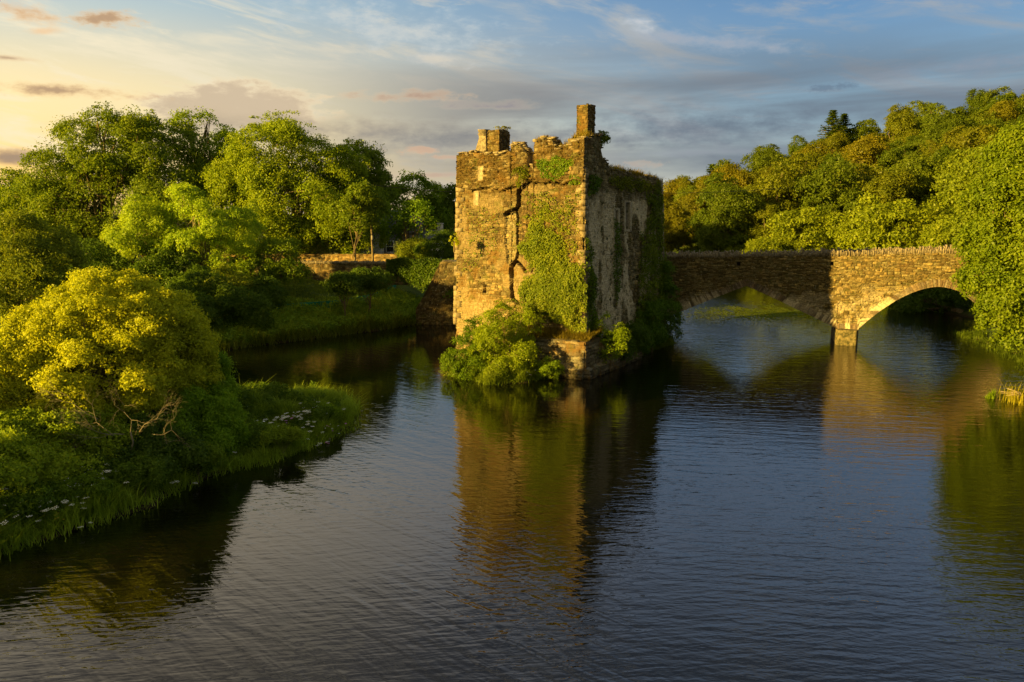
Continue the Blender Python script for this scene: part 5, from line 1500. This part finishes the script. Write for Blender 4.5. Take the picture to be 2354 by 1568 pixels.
gq = np.column_stack([rng.normal(size=(1600, 2)) * [.55, .4] + g_ + [.4, 0], np.full(1600, .0)])
tag(grass("reed_clump", gq, .75, .03, 'drygrass', .6), "bright yellow clump of reeds in the water at the right edge", "reeds").color = (1.3, 1.5, .8, 1)
mb = MB(); q = np.array([g_[0], g_[1], .1])
for k in range(9):
    e = q + [-rng.uniform(.3, 1.5), rng.uniform(-.4, .4), rng.uniform(.3, .8)]
    mb.tube([q, (q + e) / 2 + [0, 0, .2], e], [.03, .02, .01], 4)
tag(mb.build("driftwood_branch", M['rock']), "bent pale twigs sticking out of the yellow reeds at the right edge", "branch")
g_ = G(2276, 915)
gq = np.column_stack([rng.normal(size=(260, 2)) * [.12, .1] + g_, np.full(260, .0)])
tag(grass("reed_clump", gq, .4, .03, 'grass', .5), "small isolated tuft of reeds standing in the water on the right", "reeds").color = (1.4, 1.5, .8, 1)

# ------------------------------------------------------------------ hillside wood
def proto_tree(seed, kind):
    global rng
    keep = rng; rng = np.random.default_rng(seed)
    root = bpy.data.objects.new("hillside_tree", None); COL.objects.link(root)
    lob = []
    if kind == 'shrub':
        for k in range(5): lob.append((rng.uniform(-2.2, 2.2), rng.uniform(-2, 2), rng.uniform(2., 3.6), rng.uniform(1.6, 2.4), rng.uniform(1.6, 2.4), rng.uniform(1.6, 2.6)))
        c, out = clumps_from_lobes(lob, 420, .1, -1, .3); V, Fc = foliage(c, out, .55, 34, .26, .8)
        r0 = .12
    elif kind == 'oak':
        for k in range(9):
            a_ = k * 2.4; r_ = rng.uniform(1.2, 3.8); lob.append((r_ * math.cos(a_), r_ * math.sin(a_), 6.5 + rng.uniform(-2.2, 4.2) - r_ * .45, rng.uniform(2., 3.), rng.uniform(2., 3.), rng.uniform(1.6, 2.4)))
        lob.append((0, 0, 10.5, 2.8, 2.8, 2.6)); lob.append((0, 0, 5, 4, 4, 3.5))
        c, out = clumps_from_lobes(lob, 760, .12, -.8, .42); V, Fc = foliage(c, out, .8, 34, .36, .6)
        r0 = .35
    else:  # beech: layered sprays
        for k in range(8):
            a_ = k * 2.4; r_ = rng.uniform(.8, 3.); lob.append((r_ * math.cos(a_), r_ * math.sin(a_), 7.5 + rng.uniform(-4, 5) - r_ * .3, rng.uniform(2.2, 3.2), rng.uniform(2.2, 3.2), rng.uniform(1.2, 1.9)))
        lob.append((0, 0, 12.2, 2.3, 2.3, 2.4)); lob.append((0, 0, 5, 3.6, 3.6, 4))
        c, out = clumps_from_lobes(lob, 760, .12, -.8, .3); V, Fc = foliage(c, out, 1., 34, .34, .28, rnd=.55)
        r0 = .35
    mesh_np("crown", V, Fc, M['hill'], root)
    mb = MB(); limbs(mb, (0, 0, 0), lob, c, r0, 18 if kind != 'shrub' else 8); mb.build("trunk", M['bark'], root, smooth=True)
    rng = keep
    return root
PR = {'oak': [proto_tree(s, 'oak') for s in (1, 2, 3, 11)], 'beech': [proto_tree(s, 'beech') for s in (4, 5, 6, 14)], 'shrub': [proto_tree(s, 'shrub') for s in (7, 8)]}
usedp = set()
def hill_tree(kind, x, y, s, colr, label, group=None, z=None):
    lst = PR[kind]; k = rng.integers(len(lst)); src = lst[k]
    if (kind, k) in usedp: o = copy_tree(src)
    else: o = src; usedp.add((kind, int(k)))
    o.name = {'oak': 'oak_tree', 'beech': 'beech_tree', 'shrub': 'riverside_shrub'}[kind]
    o.location = (x, y, (gz(x, y) if z is None else z) - .2); o.rotation_euler = (0, 0, rng.uniform(0, 6.28)); o.scale = (s * rng.uniform(.9, 1.15), s * rng.uniform(.9, 1.15), s)
    for ch in o.children: ch.color = (*colr, 1)
    tag(o, label, "tree" if kind != 'shrub' else "bush", group)
    return o
greens = [(.8, .86, .75), (.65, .74, .65), (.95, .9, .7), (.56, .68, .6)]
browns = [(.98, .80, .62), (1.05, .80, .58), (.92, .82, .65)]
pts = []
tries = 0
hr = np.random.default_rng(21)
while tries < 14000 and len(pts) < 235:
    tries += 1
    y = hr.uniform(136, 262); x = hr.uniform(.16, .72) * y
    if not inpoly(x, y, rightland) or pdist(x, y, rightland) < 3: continue
    md = 6.8 + (y - 136) * .018
    if any((x - a) ** 2 + (y - b) ** 2 < md * md for a, b in pts): continue
    pts.append((x, y))
def XYpx(x, y, z):
    v = np.array([x, y, z - H]); f = v[1] * CN - v[2] * SN; up = v[1] * SN + v[2] * CN
    return (v[0] / f * F + 512) * K, (341 - up / f * F) * K
for x, y in pts:
    X, Y = XYpx(x, y, gz(x, y) + 10)
    kind = 'beech' if (hr.random() < .55) else 'oak'
    brown = fbm(np.array(x * .045), np.array(y * .045), 12) > .5
    c_ = browns[hr.integers(3)] if (kind == 'beech' and brown) else greens[hr.integers(4)]
    where = "low on the hill, just above the bridge parapet" if y < 165 else ("on the middle slope of the wooded hill" if y < 215 else "near the skyline of the wooded hill")
    typ = ("rust-brown beech" if c_ in browns else ("layered green beech" if kind == 'beech' else "round green oak"))
    hill_tree(kind, x, y, hr.uniform(.68, 1.22) * np.interp(x / y, [.17, .30, .5], [.86, .92, 1.0]), c_, f"{typ} {where}", f"{typ} trees {where}")
# light riverside shrubs above the parapet
for X, d, s, lb in ((1745, 128, 1.0, "pale round riverside bush above the left arch crown"), (1810, 130, .75, "small pale bush next to the pale round one, toward the right"), (1880, 133, 1.5, "feathery light green willow above the shadow edge on the bridge"),
                    (1960, 130, 1.6, "tall pale willow in the middle of the riverside row"), (2040, 126, 1.75, "broadest pale willow of the riverside row"), (2110, 120, 1.7, "pale willow beside the broadest one, toward the ash"),
                    (2170, 114, 1.3, "last pale willow before the big ash"), (1700, 134, .7, "low light green bush left of the pale round bush"), (2220, 110, 1.3, "light green bush half hidden behind the big ash")):
    p = D(X, 560, d)
    hill_tree('shrub', p[0], p[1], s * 1.05, (1.3, 1.3, .9), lb, "light willows along the far bank", z=max(gz(p[0], p[1]), .3))
# slope under the right part of hill, nearer: tall trees right of frame behind the ash
for X, d, s in ((2260, 125, 1.2), (2330, 118, 1.25), (2200, 140, 1.15), (2380, 100, 1.2), (2320, 95, 1.0)):
    p = D(X, 520, d); hill_tree('oak', p[0], p[1], s, (1.1, 1.15, .9), {2260: "bushy oak behind the ash, first from the bridge", 2330: "bushy oak rising behind the ash at the right edge", 2200: "spreading oak above the right end of the parapet", 2380: "oak cut by the right edge of the picture", 2320: "lower oak hidden close behind the ash"}[X])
# conifers
def conifer(X, Ytop, d, hgt, label, wid=4.2):
    p = D(X, Ytop, d); z1 = p[2]; z0 = z1 - hgt
    o = empty("conifer", (p[0], p[1], z0), label, "tree", "conifers on the skyline")
    mb = MB(); mb.tube([(0, 0, -2), (0, 0, hgt * .6), (0, 0, hgt)], [.35, .2, .03], 7)
    cs, ou = [], []
    P, Nn = [], []
    for k in range(int(hgt / .6)):
        zz = hgt - .2 - k * .6; L_ = min(wid, .4 + (hgt - zz) * .55)
        for b in range(9):
            a_ = rng.uniform(0, 6.28); Lb = L_ * rng.uniform(.6, 1.15)
            e = np.array([math.cos(a_) * Lb, math.sin(a_) * Lb, zz + .12 * Lb])
            mb.tube([(0, 0, zz), (e + [0, 0, zz]) / 2 - [0, 0, .1], e], [.05, .035, .01], 3)
            for s in np.linspace(.15, 1, 26):
                c_ = np.array([e[0] * s, e[1] * s, zz + (e[2] - zz) * s])
                P.append(c_ + rng.normal(size=3) * [.26, .26, .12]); Nn.append([rng.normal() * .3, rng.normal() * .3, 1])
    mb.build("trunk", M['bark'], o)
    V, Fc = quads(np.array(P), np.array(Nn), .6, .6); mesh_np("crown", V, Fc, M['dark'], o).color = (1.1, 1., .8, 1)
conifer(1915, 254, 232, 17, "pointed dark conifer breaking the hill skyline, left of the pair")
conifer(1940, 262, 236, 16, "pointed dark conifer breaking the hill skyline, right of the pair")
conifer(1637, 378, 214, 8, "small lone conifer tip at the low left end of the hill skyline", 1.8)

# trees out of frame on the left that shade the near bank
for k, (x, y, s) in enumerate(((-40, 12, .55), (-46, 19, .55), (-37, 5, .55), (-55, 25, .6))):
    hill_tree('oak', x, y, s, (1, 1.1, .9), "round tree on the near left bank, outside the picture", "trees outside the picture on the near bank")

# ------------------------------------------------------------------ render settings
S.render.engine = 'CYCLES'
c = S.cycles
c.use_denoising = True
c.max_bounces = 6; c.diffuse_bounces = 2; c.glossy_bounces = 3; c.transmission_bounces = 2; c.transparent_max_bounces = 6
c.caustics_reflective = False; c.caustics_refractive = False
c.sample_clamp_indirect = 6
c.use_adaptive_sampling = True; c.adaptive_threshold = .015
S.view_settings.view_transform = 'Standard'; S.view_settings.look = 'None'
S.view_settings.exposure = 1.6; S.view_settings.gamma = 1
